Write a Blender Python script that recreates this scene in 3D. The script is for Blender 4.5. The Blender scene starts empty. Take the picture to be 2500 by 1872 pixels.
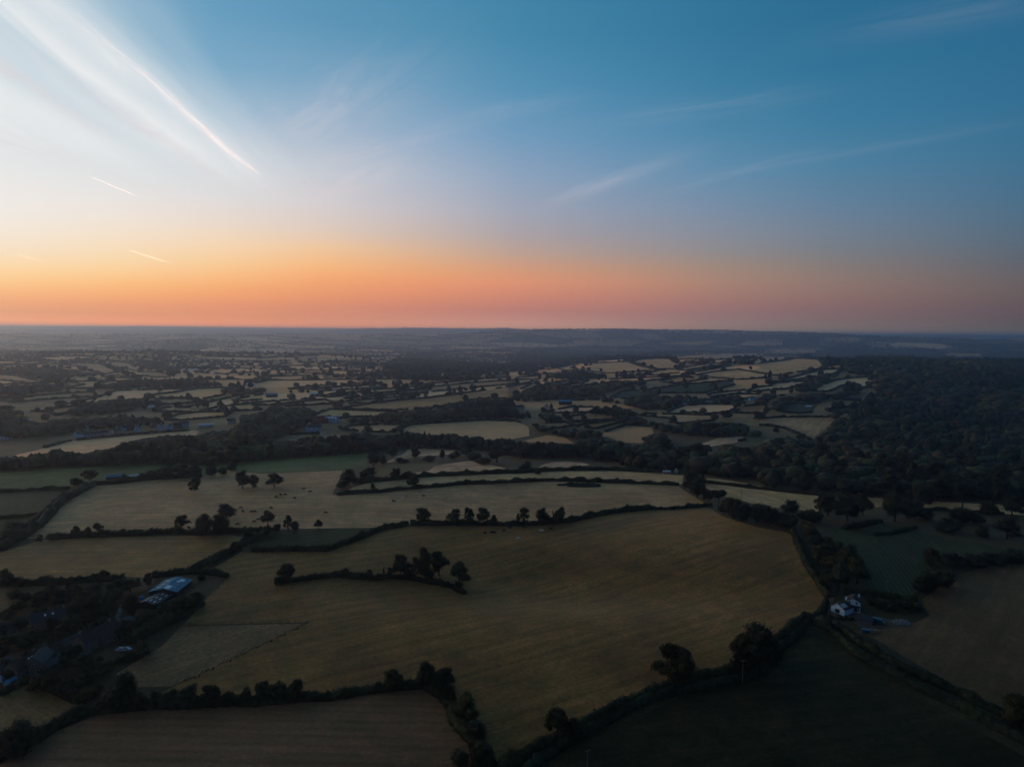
SKY_STRENGTH = 1.0
SUN_E = 2.4
SUN_EL = -1.0
HAZE_TOP = 168.0
HAZE_D = 0.00016
HAZE_COL = (.60, .77, 1.0, 1)
HAZE_G = 0.8
GLOW = 3.4
import bpy, bmesh, math, random
import numpy as np
from mathutils import Matrix, Vector
R = math.radians
random.seed(7)
rng = np.random.default_rng(11)
S = bpy.context.scene
COL = S.collection

# ------------------------------------------------------------------ camera
F_PX, CX, CY = 1734.0, 1250.0, 936.0
CAM = np.array([0.0, 0.0, 120.0])
PITCH, ROLL = math.atan(124.5 / F_PX), R(0.54)
fw = np.array([0, math.cos(PITCH), -math.sin(PITCH)])
r0 = np.array([1.0, 0, 0]); u0 = np.cross(r0, fw)
rt = r0 * math.cos(ROLL) + u0 * math.sin(ROLL)
up = np.cross(rt, fw)
cd = bpy.data.cameras.new('camera'); cam = bpy.data.objects.new('camera', cd); COL.objects.link(cam)
cam.matrix_world = Matrix(((rt[0], up[0], -fw[0], CAM[0]), (rt[1], up[1], -fw[1], CAM[1]), (rt[2], up[2], -fw[2], CAM[2]), (0, 0, 0, 1)))
cd.sensor_width = 36.0; cd.lens = 36.0 * F_PX / 2500.0
cd.clip_start = 1.0; cd.clip_end = 300000.0
S.camera = cam

def ray(px, py):
    d = fw * F_PX + rt * (px - CX) - up * (py - CY)
    return d / np.linalg.norm(d)
def project(p):
    v = np.asarray(p) - CAM
    z = v @ fw
    return CX + F_PX * (v @ rt) / z, CY - F_PX * (v @ up) / z, z

# ------------------------------------------------------------------ terrain
def ss(a, b, x):
    t = np.clip((x - a) / (b - a), 0, 1); return t * t * (3 - 2 * t)
def gs(x, y, cx, cy, sx, sy): return np.exp(-((x - cx) / sx) ** 2 - ((y - cy) / sy) ** 2)
# distant skylines: pixel column -> height in the picture of the ridge's top edge
RIDGES = [  # distance m, log width, [(column, row)]
    (17500.0, .10, [(-1500, 796), (0, 796), (130, 796.5), (300, 797), (360, 795.8), (430, 797), (620, 799.3), (760, 801), (860, 802), (1000, 806), (1300, 812), (1700, 822), (2050, 822), (2150, 819), (2290, 818), (2400, 819.5), (2500, 820.5), (4000, 836)]),
    (12500.0, .06, [(-1500, 806), (0, 804.5), (160, 805), (430, 805), (520, 804.5), (640, 806), (760, 809), (850, 805), (880, 802.5), (905, 800.6), (925, 802.2), (1000, 800.3), (1060, 800.8), (1130, 802), (1180, 802.3), (1212, 800.8), (1237, 800.6), (1262, 803), (1290, 805), (1350, 812), (1800, 822), (2200, 825.5), (2500, 826), (4000, 842)]),
    (7600.0, .09, [(-1500, 815), (600, 817), (1100, 817), (1200, 810), (1300, 805.5), (1420, 804.2), (1525, 804.4), (1580, 806), (1700, 807.3), (1772, 807.4), (1800, 808.6), (1850, 811), (1905, 811), (1960, 812.8), (2040, 815.8), (2060, 818.5), (2150, 822), (2250, 825), (2400, 830), (2500, 832), (4000, 846)]),
]
RID = []
for D, wl, tab in RIDGES:
    az, hh = [], []
    for px, py in tab:
        d = ray(px, py); az.append(math.atan2(d[0], d[1])); hh.append(CAM[2] + D * d[2] / math.hypot(d[0], d[1]))
    RID.append((D, wl, np.array(az), np.array(hh)))
def H(x, y):
    x = np.asarray(x, float); y = np.asarray(y, float)
    r = np.hypot(x, y) + 1e-6
    n = np.clip((455 - y) / 270, 0, 2.0)
    z = -26 * n ** 1.5 * (0.70 + 0.42 * ss(-160, 160, x)) * ss(-900, -300, y)
    z = z - 7.0 * gs(x, y, 5, 365, 75, 38) + 3.5 * gs(x, y, 130, 415, 90, 60) - 2.5 * gs(x, y, 80, 345, 120, 22)
    z = z + 4 * gs(x, y, -120, 560, 220, 90)
    z = z - 9 * np.exp(-((y - 800 + 0.05 * x) / 150) ** 2)
    z = z + 42 * ss(20, 620, x) * ss(820, 1650, y) * (1 - ss(2900, 4100, y))
    z = z + 9 * ss(900, 1500, y) * (1 - ss(1700, 3000, y))
    z = z - 22 * ss(1900, 3600, r)
    z = z + 46 * gs(x, y, -1500, 2650, 520, 420) + 34 * gs(x, y, -820, 2900, 380, 300) + 30 * gs(x, y, -2400, 3300, 600, 420)
    z = z + 58 * gs(x, y, -2350, 5600, 900, 520) + 40 * gs(x, y, -3900, 6800, 900, 500) + 32 * gs(x, y, -1100, 7600, 1500, 500)
    a = 0.7 + 6.0 * ss(1500, 5500, r)
    w = 1 + 2.2 * ss(1500, 6000, r)
    z = z + a * (np.sin(x / (61 * w) + 1.3 * np.sin(y / (83 * w))) + np.sin(y / (52 * w) + 1.7 + 1.1 * np.sin(x / (97 * w)))) * 0.8
    A = np.arctan2(x, y); L = np.log(r)
    for D, wl, az, hh in RID:
        top = np.interp(A, az, hh, left=20, right=20) + 0.8 * np.sin(A * 411) + 0.6 * np.sin(A * 173 + 1)
        k = np.exp(-((L - math.log(D)) / wl) ** 2)
        zz = top * k + z * (1 - k)
        z = np.where(k > 0.003, np.maximum(z, zz), z)
    return z
TT = np.concatenate([np.geomspace(60, 30000, 1500)])
def hit(px, py, dz=0.0):
    """ground point seen at a pixel of the 2500-wide photograph; the ray is marched to the terrain"""
    d = ray(px, py)
    P = CAM[None] + TT[:, None] * d[None]
    below = P[:, 2] < H(P[:, 0], P[:, 1]) + dz
    i = int(np.argmax(below)) if below.any() else len(TT) - 1
    if i == 0: i = 1
    a, b = TT[i - 1], TT[i]
    for _ in range(18):
        m = (a + b) / 2; p = CAM + m * d
        if p[2] < H(p[0], p[1]) + dz: b = m
        else: a = m
    p = CAM + b * d
    return np.array([p[0], p[1], float(H(p[0], p[1]))])
TILE = {}
for k, (y0, s) in {'a': (760, .28933), 'b': (1050, .28933), 'c': (1370, .30317)}.items():
    for i, x0 in enumerate((0, 620, 1240, 1860)): TILE[f'{k}{i+1}'] = (x0, y0, s)
TILE['F'] = (0, 0, 1.1302); TILE['P'] = (0, 0, 1.0)
TILE['v'] = (0, 1490, .14919); TILE['h'] = (2010, 1420, .11302); TILE['n'] = (330, 1400, .08590)
def src(tile, x, y):
    x0, y0, s = TILE[tile]; return x0 + x * s, y0 + y * s
def path(txt):
    """'b2 700,545 1000,525 b3 10,440' -> list of photo pixels"""
    out = []; t = 'P'
    for w in txt.split():
        if ',' in w:
            x, y = w.split(','); out.append(src(t, float(x), float(y)))
        else: t = w
    return out
def dens_px(pts, step=14.0, closed=False):
    out = []
    n = len(pts)
    for i in range(n if closed else n - 1):
        a, b = pts[i], pts[(i + 1) % n]
        k = max(1, int(math.hypot(b[0] - a[0], b[1] - a[1]) / step))
        for j in range(k): out.append((a[0] + (b[0] - a[0]) * j / k, a[1] + (b[1] - a[1]) * j / k))
    if not closed: out.append(pts[-1])
    return out
def ground_path(txt, step=14.0, closed=False):
    return np.array([hit(*p) for p in dens_px(path(txt), step, closed)])

# ------------------------------------------------------------------ object helpers
def tag(o, label=None, cat=None, group=None, kind=None):
    if label: o['label'] = label
    if cat: o['category'] = cat
    if group: o['group'] = group
    if kind: o['kind'] = kind
    return o
def link(name, me, mat=None, parent=None, loc=None):
    o = bpy.data.objects.new(name, me); COL.objects.link(o)
    if mat is not None and me is not None and len(me.materials) == 0: me.materials.append(mat)
    if parent is not None: o.parent = parent
    if loc is not None: o.location = loc
    return o
def empty(name, loc, rz=0.0):
    o = bpy.data.objects.new(name, None); COL.objects.link(o)
    o.empty_display_size = 1.0; o.location = [float(v) for v in loc]; o.rotation_euler = (0, 0, rz); return o
def tri_mesh(name, V, T, col=None, smooth=False, uv=None):
    V = np.asarray(V, np.float32).reshape(-1, 3); T = np.asarray(T, np.int32).reshape(-1, 3)
    me = bpy.data.meshes.new(name)
    me.vertices.add(len(V)); me.vertices.foreach_set('co', V.ravel())
    me.loops.add(len(T) * 3); me.loops.foreach_set('vertex_index', T.ravel())
    me.polygons.add(len(T)); me.polygons.foreach_set('loop_start', np.arange(0, len(T) * 3, 3, dtype=np.int32))
    if smooth: me.polygons.foreach_set('use_smooth', np.ones(len(T), bool))
    if col is not None:
        ca = me.color_attributes.new('Col', 'FLOAT_COLOR', 'POINT')
        c4 = np.ones((len(V), 4), np.float32); c4[:, :3] = col; ca.data.foreach_set('color', c4.ravel())
    if uv is not None:
        l = me.uv_layers.new(name='UVMap'); l.data.foreach_set('uv', np.asarray(uv, np.float32)[T.ravel()].ravel())
    me.update(); me.validate()
    return me
class MB:
    """collects polygons for one mesh"""
    def __init__(s): s.v = []; s.f = []
    def add(s, verts, faces):
        o = len(s.v); s.v += [tuple(map(float, v)) for v in verts]; s.f += [tuple(i + o for i in f) for f in faces]
    def box(s, x0, y0, z0, x1, y1, z1):
        s.add([(x0, y0, z0), (x1, y0, z0), (x1, y1, z0), (x0, y1, z0), (x0, y0, z1), (x1, y0, z1), (x1, y1, z1), (x0, y1, z1)],
              [(3, 2, 1, 0), (4, 5, 6, 7), (0, 1, 5, 4), (1, 2, 6, 5), (2, 3, 7, 6), (3, 0, 4, 7)])
    def tube(s, pts, rad, n=7, cap=True):
        pts = [Vector(p) for p in pts]; rings = []
        for i, p in enumerate(pts):
            d = (pts[min(i + 1, len(pts) - 1)] - pts[max(i - 1, 0)]).normalized()
            a = d.orthogonal().normalized(); b = d.cross(a)
            r = rad[i] if hasattr(rad, '__len__') else rad
            rings.append([p + (a * math.cos(2 * math.pi * k / n) + b * math.sin(2 * math.pi * k / n)) * r for k in range(n)])
        v = [q for ring in rings for q in ring]; f = []
        for i in range(len(pts) - 1):
            for k in range(n): f.append((i * n + k, i * n + (k + 1) % n, (i + 1) * n + (k + 1) % n, (i + 1) * n + k))
        if cap: f += [tuple(range(n))[::-1], tuple((len(pts) - 1) * n + k for k in range(n))]
        s.add(v, f)
    def mesh(s, name, smooth=False):
        me = bpy.data.meshes.new(name); me.from_pydata(s.v, [], s.f); me.validate()
        if smooth: me.polygons.foreach_set('use_smooth', [True] * len(me.polygons))
        me.update(); return me
    def build(s, name, mat, parent=None, loc=None, smooth=False): return link(name, s.mesh(name, smooth), mat, parent, loc)

# ------------------------------------------------------------------ materials
def lin(c):
    return tuple(((v / 255) / 12.92 if v / 255 <= .04045 else ((v / 255 + .055) / 1.055) ** 2.4) for v in c)
class NT:
    def __init__(s, tree): s.t = tree; s.n = tree.nodes; s.l = tree.links
    def __call__(s, typ, inputs=None, **kw):
        nd = s.n.new(typ)
        for k, v in kw.items(): setattr(nd, k, v)
        for k, v in (inputs or {}).items(): s.set(nd.inputs[k], v)
        return nd
    def set(s, sock, v):
        if isinstance(v, bpy.types.NodeSocket): s.l.new(v, sock)
        elif isinstance(v, bpy.types.Node): s.l.new(v.outputs[0], sock)
        else: sock.default_value = v
    def math(s, op, a, b=0.0, c=0.0, clamp=False):
        nd = s.n.new('ShaderNodeMath'); nd.operation = op; nd.use_clamp = clamp
        for i, v in enumerate((a, b, c)): s.set(nd.inputs[i], v)
        return nd.outputs[0]
    def mix(s, f, a, b, blend='MIX'):
        nd = s.n.new('ShaderNodeMix'); nd.data_type = 'RGBA'; nd.blend_type = blend
        s.set(nd.inputs[0], f); s.set(nd.inputs[6], a); s.set(nd.inputs[7], b); return nd.outputs[2]
    def rng(s, v, a, b, c, d, smooth=True):
        nd = s.n.new('ShaderNodeMapRange'); nd.interpolation_type = 'SMOOTHSTEP' if smooth else 'LINEAR'
        for i, q in enumerate((v, a, b, c, d)): s.set(nd.inputs[i], q)
        return nd.outputs[0]
    def ramp(s, f, stops):
        nd = s.n.new('ShaderNodeValToRGB'); e = nd.color_ramp.elements
        while len(e) < len(stops): e.new(0.5)
        for el, (p, c) in zip(e, stops): el.position = p; el.color = (*c, 1)
        s.set(nd.inputs[0], f); return nd.outputs[0]
def new_mat(name):
    m = bpy.data.materials.new(name); m.use_nodes = True
    n = NT(m.node_tree); m.node_tree.nodes.clear()
    out = n('ShaderNodeOutputMaterial'); b = n('ShaderNodeBsdfPrincipled'); m.node_tree.links.new(b.outputs[0], out.inputs[0])
    return m, n, b
def simple(name, col, rough=.8, noise=.25, scale=1.5, metal=0.0, spec=.3, col2=None):
    m, n, b = new_mat(name)
    tc = n('ShaderNodeTexCoord'); ns = n('ShaderNodeTexNoise', {'Vector': tc.outputs['Object'], 'Scale': scale, 'Detail': 5.0, 'Roughness': .6})
    f = n.rng(ns.outputs[0], .3, .7, 0, 1)
    c1 = tuple(v * (1 - noise) for v in col) + (1,); c2 = tuple(col2 or tuple(min(1, v * (1 + noise)) for v in col)) + (1,)
    n.set(b.inputs['Base Color'], n.mix(f, c1, c2)); b.inputs['Roughness'].default_value = rough
    b.inputs['Metallic'].default_value = metal; b.inputs['Specular IOR Level'].default_value = spec
    bp = n('ShaderNodeBump', {'Strength': .25, 'Distance': .05, 'Height': ns.outputs[0]}); n.set(b.inputs['Normal'], bp.outputs[0])
    return m
def foliage_mat(name, col, attr=False):
    m, n, b = new_mat(name)
    tc = n('ShaderNodeTexCoord'); oi = n('ShaderNodeObjectInfo')
    geo = n('ShaderNodeNewGeometry')
    ns = n('ShaderNodeTexNoise', {'Vector': geo.outputs['Position'], 'Scale': .55, 'Detail': 3.0})
    nl = n('ShaderNodeTexNoise', {'Vector': geo.outputs['Position'], 'Scale': .07, 'Detail': 2.0})
    v = n.math('MULTIPLY', n.rng(ns.outputs[0], .3, .7, .6, 1.45), n.rng(nl.outputs[0], .3, .7, .65, 1.45))
    if attr:
        at = n('ShaderNodeAttribute', attribute_name='Col'); c = at.outputs['Color']
    else:
        c = n.mix(oi.outputs['Random'], (col[0] * 1.15, col[1] * .98, col[2] * .75, 1), (col[0] * .8, col[1] * .98, col[2] * 1.15, 1))
    hv = n('ShaderNodeHueSaturation', {'Value': v, 'Color': c}); n.set(b.inputs['Base Color'], hv.outputs[0])
    b.inputs['Roughness'].default_value = .75; b.inputs['Specular IOR Level'].default_value = .12
    return m
M = {}
LEAF = (.036, .038, .018)
M['leaf'] = foliage_mat('leaf', LEAF)
M['leaf_pale'] = foliage_mat('leaf_pale', (.050, .050, .024))
M['leaf_gold'] = foliage_mat('leaf_gold', (.085, .068, .024))
M['leaf_attr'] = foliage_mat('leaf_attr', LEAF, True)
M['hedge'] = foliage_mat('hedge', (.032, .036, .016))
M['bark'] = simple('bark', (.035, .03, .025), .9, .4, 2.0)
M['pole'] = simple('pole_wood', (.13, .12, .11), .8, .3, 3.0)
M['white_wall'] = simple('white_render_sky_tint', (.40, .57, .68), .8, .08, .8)  # white walls; the blue cast of the sky light is put into their colour
M['cream_wall'] = simple('cream_render', (.50, .47, .42), .85, .12, .8)
M['stone_wall'] = simple('stone_wall', (.14, .125, .11), .9, .35, 2.5)
M['brick_wall'] = simple('brick_wall', (.16, .08, .06), .9, .3, 3.0)
M['dark_wall'] = simple('dark_boards', (.03, .032, .036), .85, .3, 2.0)
M['slate'] = simple('slate_roof', (.035, .038, .046), .55, .3, 2.0, 0, .4)
M['tile'] = simple('clay_tile_roof', (.055, .04, .036), .85, .35, 2.0)
M['red_tile'] = simple('red_tile_roof', (.15, .06, .045), .85, .3, 2.0)
M['blue_steel'] = simple('blue_steel_sheet', (.09, .27, .39), .75, .25, .5, .0, .1)
M['steel'] = simple('grey_steel_sheet', (.42, .47, .52), .45, .15, .4, .2, .5)
M['teal'] = simple('teal_sheet', (.05, .16, .19), .5, .2, .8)
M['pale_sheet'] = simple('pale_sheet', (.66, .72, .75), .45, .1, 1.0)
M['panel'] = simple('dark_panel', (.02, .03, .04), .25, .2, 1.0, 0, .5)
M['glass'] = simple('window_glass', (.02, .025, .03), .08, .1, .5, 0, .6)
M['rooflight'] = simple('rooflight_sheet', (.78, .82, .84), .25, .08, 1.0, 0, .5)
M['frame'] = simple('window_frame', (.5, .5, .5), .6, .1, 2.0)
M['door'] = simple('door_paint', (.10, .11, .12), .6, .2, 2.0)
M['tyre'] = simple('tyre_rubber', (.012, .012, .013), .9, .2, 5.0)
M['rim'] = simple('wheel_rim', (.4, .4, .42), .35, .1, 4.0, .7)
M['car_silver'] = simple('silver_paint', (.5, .54, .58), .25, .06, 1.0, .4, .5)
M['car_white'] = simple('white_paint', (.75, .77, .8), .25, .05, 1.0, 0, .5)
M['car_dark'] = simple('dark_paint', (.03, .035, .045), .25, .1, 1.0, .2, .5)
M['car_blue'] = simple('blue_paint', (.02, .10, .16), .3, .15, 1.0, .1, .5)
M['cow_black'] = simple('black_hide', (.012, .011, .011), .8, .2, 3.0)
M['cow_white'] = simple('white_hide', (.8, .78, .74), .8, .1, 3.0)
M['rubble'] = simple('rubble', (.22, .21, .2), .9, .5, 1.2, col2=(.36, .35, .34))
M['timber'] = simple('sawn_timber', (.30, .20, .13), .85, .35, 3.0)
M['concrete'] = simple('pale_concrete', (.30, .33, .35), .85, .2, .3)
M['asphalt'] = simple('asphalt', (.05, .055, .065), .75, .25, .4)
M['court'] = simple('court_surface', (.36, .40, .47), .8, .1, .2)
M['water'] = simple('water', (.02, .025, .03), .38, .1, .05, 0, .6)
M['turbine'] = simple('turbine_white', (.75, .75, .75), .4, .05, .5)
# ------------------------------------------------------------------ ground sheet
AZ0, AZS, NAZ = R(-46), R(0.25), 369
R0, RQ, NR = 70.0, 1.012, 533
def field_mat(name, streak=.25, grain=.3, period=0.0, stripe=.0, wob=1.0, patch=.3, bump=.5, sheen=.30, spec=.07, tram=.80):
    m, n, b = new_mat(name)
    at = n('ShaderNodeAttribute', attribute_name='Col'); uv = n('ShaderNodeUVMap', uv_map='UVMap')
    n1 = n('ShaderNodeTexNoise', {'Vector': uv.outputs[0], 'Scale': .022, 'Detail': 5.0, 'Roughness': .6})
    mp = n('ShaderNodeMapping', {'Vector': uv.outputs[0], 'Scale': (.018, .30, 1)})
    n2 = n('ShaderNodeTexNoise', {'Vector': mp.outputs[0], 'Scale': 1.0, 'Detail': 5.0, 'Roughness': .65, 'Distortion': .4})
    n3 = n('ShaderNodeTexNoise', {'Vector': uv.outputs[0], 'Scale': .55, 'Detail': 7.0, 'Roughness': .75})
    n4 = n('ShaderNodeTexNoise', {'Vector': uv.outputs[0], 'Scale': .11, 'Detail': 4.0, 'Roughness': .6})
    val = n.math('MULTIPLY', n.rng(n1.outputs[0], .28, .72, 1 - patch, 1 + patch), n.rng(n2.outputs[0], .28, .72, 1 - streak, 1 + streak))
    val = n.math('MULTIPLY', val, n.rng(n3.outputs[0], .25, .75, 1 - grain, 1 + grain))
    val = n.math('MULTIPLY', val, n.rng(n4.outputs[0], .3, .7, .86, 1.14))
    h = n3.outputs[0]
    if period:
        sx = n('ShaderNodeSeparateXYZ', {0: uv.outputs[0]})
        w = n.math('MULTIPLY', n4.outputs[0], wob)
        w = n.math('ADD', n.math('MULTIPLY', sx.outputs[1], 2 * math.pi / period), w)
        sn = n.math('SINE', w)
        val = n.math('MULTIPLY', val, n.rng(sn, -1, 1, 1 - stripe, 1 + stripe))
        h = n.math('ADD', n.math('MULTIPLY', sn, stripe * 2), h)
    sy = n('ShaderNodeSeparateXYZ', {0: uv.outputs[0]})
    wob_ = n.math('MULTIPLY', n.math('SUBTRACT', n1.outputs[0], .5), 26.0)
    vv = n.math('ADD', sy.outputs[1], wob_)
    for per, wd, off in ((24.0, .55, 0.0), (24.0, .55, 1.9)):      # wheel tracks of the sprayer and mower
        dd = n.math('ABSOLUTE', n.math('SUBTRACT', n.math('FRACT', n.math('DIVIDE', n.math('ADD', vv, off), per)), .5))
        val = n.math('MULTIPLY', val, n.rng(dd, 0, wd / per, tram, 1))
    blot = n('ShaderNodeTexNoise', {'Vector': uv.outputs[0], 'Scale': .009, 'Detail': 6.0, 'Roughness': .62, 'Distortion': 1.2})
    val = n.math('MULTIPLY', val, n.rng(blot.outputs[0], .52, .64, 1.0, .80))
    hue = n.rng(n4.outputs[0], .3, .7, 0, 1)
    c = n.mix(hue, n.mix(.55, at.outputs['Color'], (.80, 1.02, .80, 1), 'MULTIPLY'), n.mix(.6, at.outputs['Color'], (1.25, .95, .85, 1), 'MULTIPLY'))
    hv = n('ShaderNodeHueSaturation', {'Value': val, 'Color': c}); n.set(b.inputs['Base Color'], hv.outputs[0])
    b.inputs['Roughness'].default_value = .62; b.inputs['Specular IOR Level'].default_value = spec
    b.inputs['Sheen Weight'].default_value = sheen; b.inputs['Sheen Roughness'].default_value = .45
    b.inputs['Sheen Tint'].default_value = (1, .66, .32, 1)
    bp = n('ShaderNodeBump', {'Strength': bump, 'Distance': .5, 'Height': h}); n.set(b.inputs['Normal'], bp.outputs[0])
    return m
M['pasture'] = field_mat('pasture_grass', .26, .4, 7.5, .05, 2.5, .34, .5, .32, .06)
M['stubble'] = field_mat('stubble', .26, .38, 4.2, .06, 1.6, .26, .5, .85, .10)
M['crop'] = field_mat('green_crop', .22, .4, 6.0, .05, 2.0, .3, .5, .03, .05)
M['maize'] = field_mat('maize', .10, .5, 2.4, .22, 1.5, .25, .8, .05, .1)
M['rough'] = field_mat('rough_grass', .25, .5, 0, 0, 0, .35, .9)
M['ground'] = field_mat('ground_cover', .2, .5, 0, 0, 0, .4, .6, .16, .05, 1.0)

azs = np.concatenate([np.linspace(R(-180), AZ0, 28)[:-1], AZ0 + AZS * np.arange(NAZ), np.linspace(AZ0 + AZS * (NAZ - 1), R(180), 28)[1:]])
rs = R0 * RQ ** np.arange(NR)
def gxy(i_az, i_r):
    a = AZ0 + AZS * np.asarray(i_az, float); r = R0 * RQ ** np.asarray(i_r, float)
    return r * np.sin(a), r * np.cos(a)
def ground_sheet():
    A, Rr = np.meshgrid(azs[:-1], rs)          # last azimuth equals the first
    X = Rr * np.sin(A); Y = Rr * np.cos(A); Z = H(X, Y)
    V = np.stack([X, Y, Z], -1).reshape(-1, 3)
    na = len(azs) - 1
    V = np.vstack([V, [[0, 0, float(H(0., 0.))]]])
    j, i = np.meshgrid(np.arange(NR - 1), np.arange(na), indexing='ij')
    a = j * na + i; b = j * na + (i + 1) % na; c = a + na; d = b + na
    T = np.vstack([np.stack([a, d, b], -1).reshape(-1, 3), np.stack([a, c, d], -1).reshape(-1, 3)])
    k = np.arange(na); T = np.vstack([T, np.stack([np.full(na, len(V) - 1), k, (k + 1) % na], -1)])
    r = np.hypot(V[:, 0], V[:, 1]); az = np.arctan2(V[:, 0], V[:, 1])
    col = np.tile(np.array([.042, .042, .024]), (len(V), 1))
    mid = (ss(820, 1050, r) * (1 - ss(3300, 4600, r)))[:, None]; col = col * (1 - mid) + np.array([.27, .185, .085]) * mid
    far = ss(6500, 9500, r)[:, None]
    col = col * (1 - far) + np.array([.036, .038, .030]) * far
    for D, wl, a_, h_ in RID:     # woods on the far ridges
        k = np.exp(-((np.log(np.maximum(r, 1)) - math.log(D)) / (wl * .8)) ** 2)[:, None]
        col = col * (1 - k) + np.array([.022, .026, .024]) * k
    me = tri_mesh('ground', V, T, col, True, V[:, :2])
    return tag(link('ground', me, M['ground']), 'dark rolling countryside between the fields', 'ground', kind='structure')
ground_sheet()

def pip(px, py, poly):
    px = np.asarray(px, float); py = np.asarray(py, float); ins = np.zeros(px.shape, bool)
    x, y = poly[:, 0], poly[:, 1]; n = len(poly); j = n - 1
    for i in range(n):
        if y[i] != y[j]:
            c = ((y[i] > py) != (y[j] > py)) & (px < (x[j] - x[i]) * (py - y[i]) / (y[j] - y[i]) + x[i]); ins ^= c
        j = i
    return ins
def to_uv(P):
    a = np.arctan2(P[:, 0], P[:, 1]); r = np.hypot(P[:, 0], P[:, 1])
    return np.stack([(a - AZ0) / AZS, np.log(np.maximum(r, R0) / R0) / math.log(RQ)], -1)
def clip_half(poly, nx, ny, d):
    out = []; n = len(poly)
    for i in range(n):
        a, b = poly[i], poly[(i + 1) % n]
        da = nx * a[0] + ny * a[1] - d; db = nx * b[0] + ny * b[1] - d
        if da <= 0: out.append(a)
        if (da < 0 < db) or (db < 0 < da):
            t = da / (da - db); out.append((a[0] + (b[0] - a[0]) * t, a[1] + (b[1] - a[1]) * t))
    return out
def drape(P, off, W0):
    """cut the ground sheet's own triangles to a polygon of ground points; returns vertices and triangles raised by off"""
    uv = to_uv(P); uv[:, 0] = np.clip(uv[:, 0], .01, NAZ - 1.01); uv[:, 1] = np.clip(uv[:, 1], .01, NR - 1.01)
    n = len(uv); mark = set()
    for i in range(n):
        a, b = uv[i], uv[(i + 1) % n]
        k = max(2, int(np.abs(b - a).max() * 5) + 2)
        for t in np.linspace(0, 1, k):
            q = a + (b - a) * t; mark.add((int(q[0]), int(q[1])))
    i0, j0 = np.floor(uv.min(0)).astype(int); i1, j1 = np.floor(uv.max(0)).astype(int) + 1
    I, J = np.meshgrid(np.arange(i0, i1 + 1), np.arange(j0, j1 + 1), indexing='ij')
    ins = pip(I + .5, J + .5, uv)
    V = []; T = []; idx = {}
    def vert(i, j):
        k = (i, j)
        if k not in idx: idx[k] = len(V); V.append((float(i), float(j)))
        return idx[k]
    for i, j in zip(I[ins], J[ins]):
        if (i, j) in mark: continue
        a, b, c, d = vert(i, j), vert(i + 1, j), vert(i, j + 1), vert(i + 1, j + 1)
        T += [(a, d, b), (a, c, d)]
    pl = [tuple(q) for q in uv]
    for i, j in mark:
        q = clip_half(pl, 1, 0, i + 1)
        if q: q = clip_half(q, -1, 0, -i)
        if q: q = clip_half(q, 0, 1, j + 1)
        if q: q = clip_half(q, 0, -1, -j)
        if len(q) < 3: continue
        for s in (1, -1):     # the two triangles of the cell: v-j <= u-i and the other
            t = clip_half(q, -s, s, s * (j - i))
            if len(t) < 3: continue
            ar = sum(t[k][0] * t[(k + 1) % len(t)][1] - t[(k + 1) % len(t)][0] * t[k][1] for k in range(len(t)))
            if abs(ar) < 1e-5: continue
            if ar > 0: t = t[::-1]
            o = len(V); V += t
            T += [(o, o + k, o + k + 1) for k in range(1, len(t) - 1)]
    if not T: return None
    V = np.array(V)
    fi = np.minimum(np.floor(V + 1e-7).astype(int), [NAZ - 2, NR - 2]); fr = V - fi
    c00 = np.stack(gxy(fi[:, 0], fi[:, 1]), -1); c10 = np.stack(gxy(fi[:, 0] + 1, fi[:, 1]), -1)
    c01 = np.stack(gxy(fi[:, 0], fi[:, 1] + 1), -1); c11 = np.stack(gxy(fi[:, 0] + 1, fi[:, 1] + 1), -1)
    def z(c): return np.concatenate([c, H(c[:, 0], c[:, 1])[:, None]], 1)
    c00, c10, c01, c11 = z(c00), z(c10), z(c01), z(c11)
    u, v = fr[:, :1], fr[:, 1:]
    lo = c00 + u * (c10 - c00) + v * (c11 - c10)      # v <= u : triangle 00,10,11
    hi = c00 + v * (c01 - c00) + u * (c11 - c01)
    W = np.where(v <= u, lo, hi)
    r = np.hypot(W[:, 0], W[:, 1]); W[:, 2] += off * (.02 + r * 4e-5)
    return W, np.array(T)
FIELDS_W = []      # world outlines, for masking
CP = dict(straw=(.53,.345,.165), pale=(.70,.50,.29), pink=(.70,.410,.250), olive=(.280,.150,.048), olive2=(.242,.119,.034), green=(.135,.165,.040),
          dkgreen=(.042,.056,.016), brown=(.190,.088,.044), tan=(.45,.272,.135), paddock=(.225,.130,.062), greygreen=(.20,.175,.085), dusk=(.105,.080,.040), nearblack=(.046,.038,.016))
def field(txt, col, mat, label, off=2.0, step=16.0, name='field', kind='structure', cat='field', rot=None):
    if mat == 'pasture' and col in ('green', 'dkgreen', 'nearblack', 'dusk'): mat = 'crop'
    P = ground_path(txt, step, True)
    d = drape(P, off, None)
    if d is None: return
    W, T = d
    c = P[:, :2].mean(0); q = P[:, :2] - c
    if rot is None:
        ev, evec = np.linalg.eigh(q.T @ q); ax = evec[:, 1]
    else: ax = np.array([math.cos(R(rot)), math.sin(R(rot))])
    uvm = np.stack([(W[:, :2] - c) @ ax, (W[:, :2] - c) @ np.array([-ax[1], ax[0]])], -1) + rng.uniform(-500, 500, 2)
    k = 1 + rng.uniform(-.07, .07)
    base = np.array(CP[col] if isinstance(col, str) else col) * k
    me = tri_mesh(name, W, T, np.tile(base, (len(W), 1)), True, uvm)
    FIELDS_W.append(P)
    return tag(link(name, me, M[mat]), label, cat, kind=kind)
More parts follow.
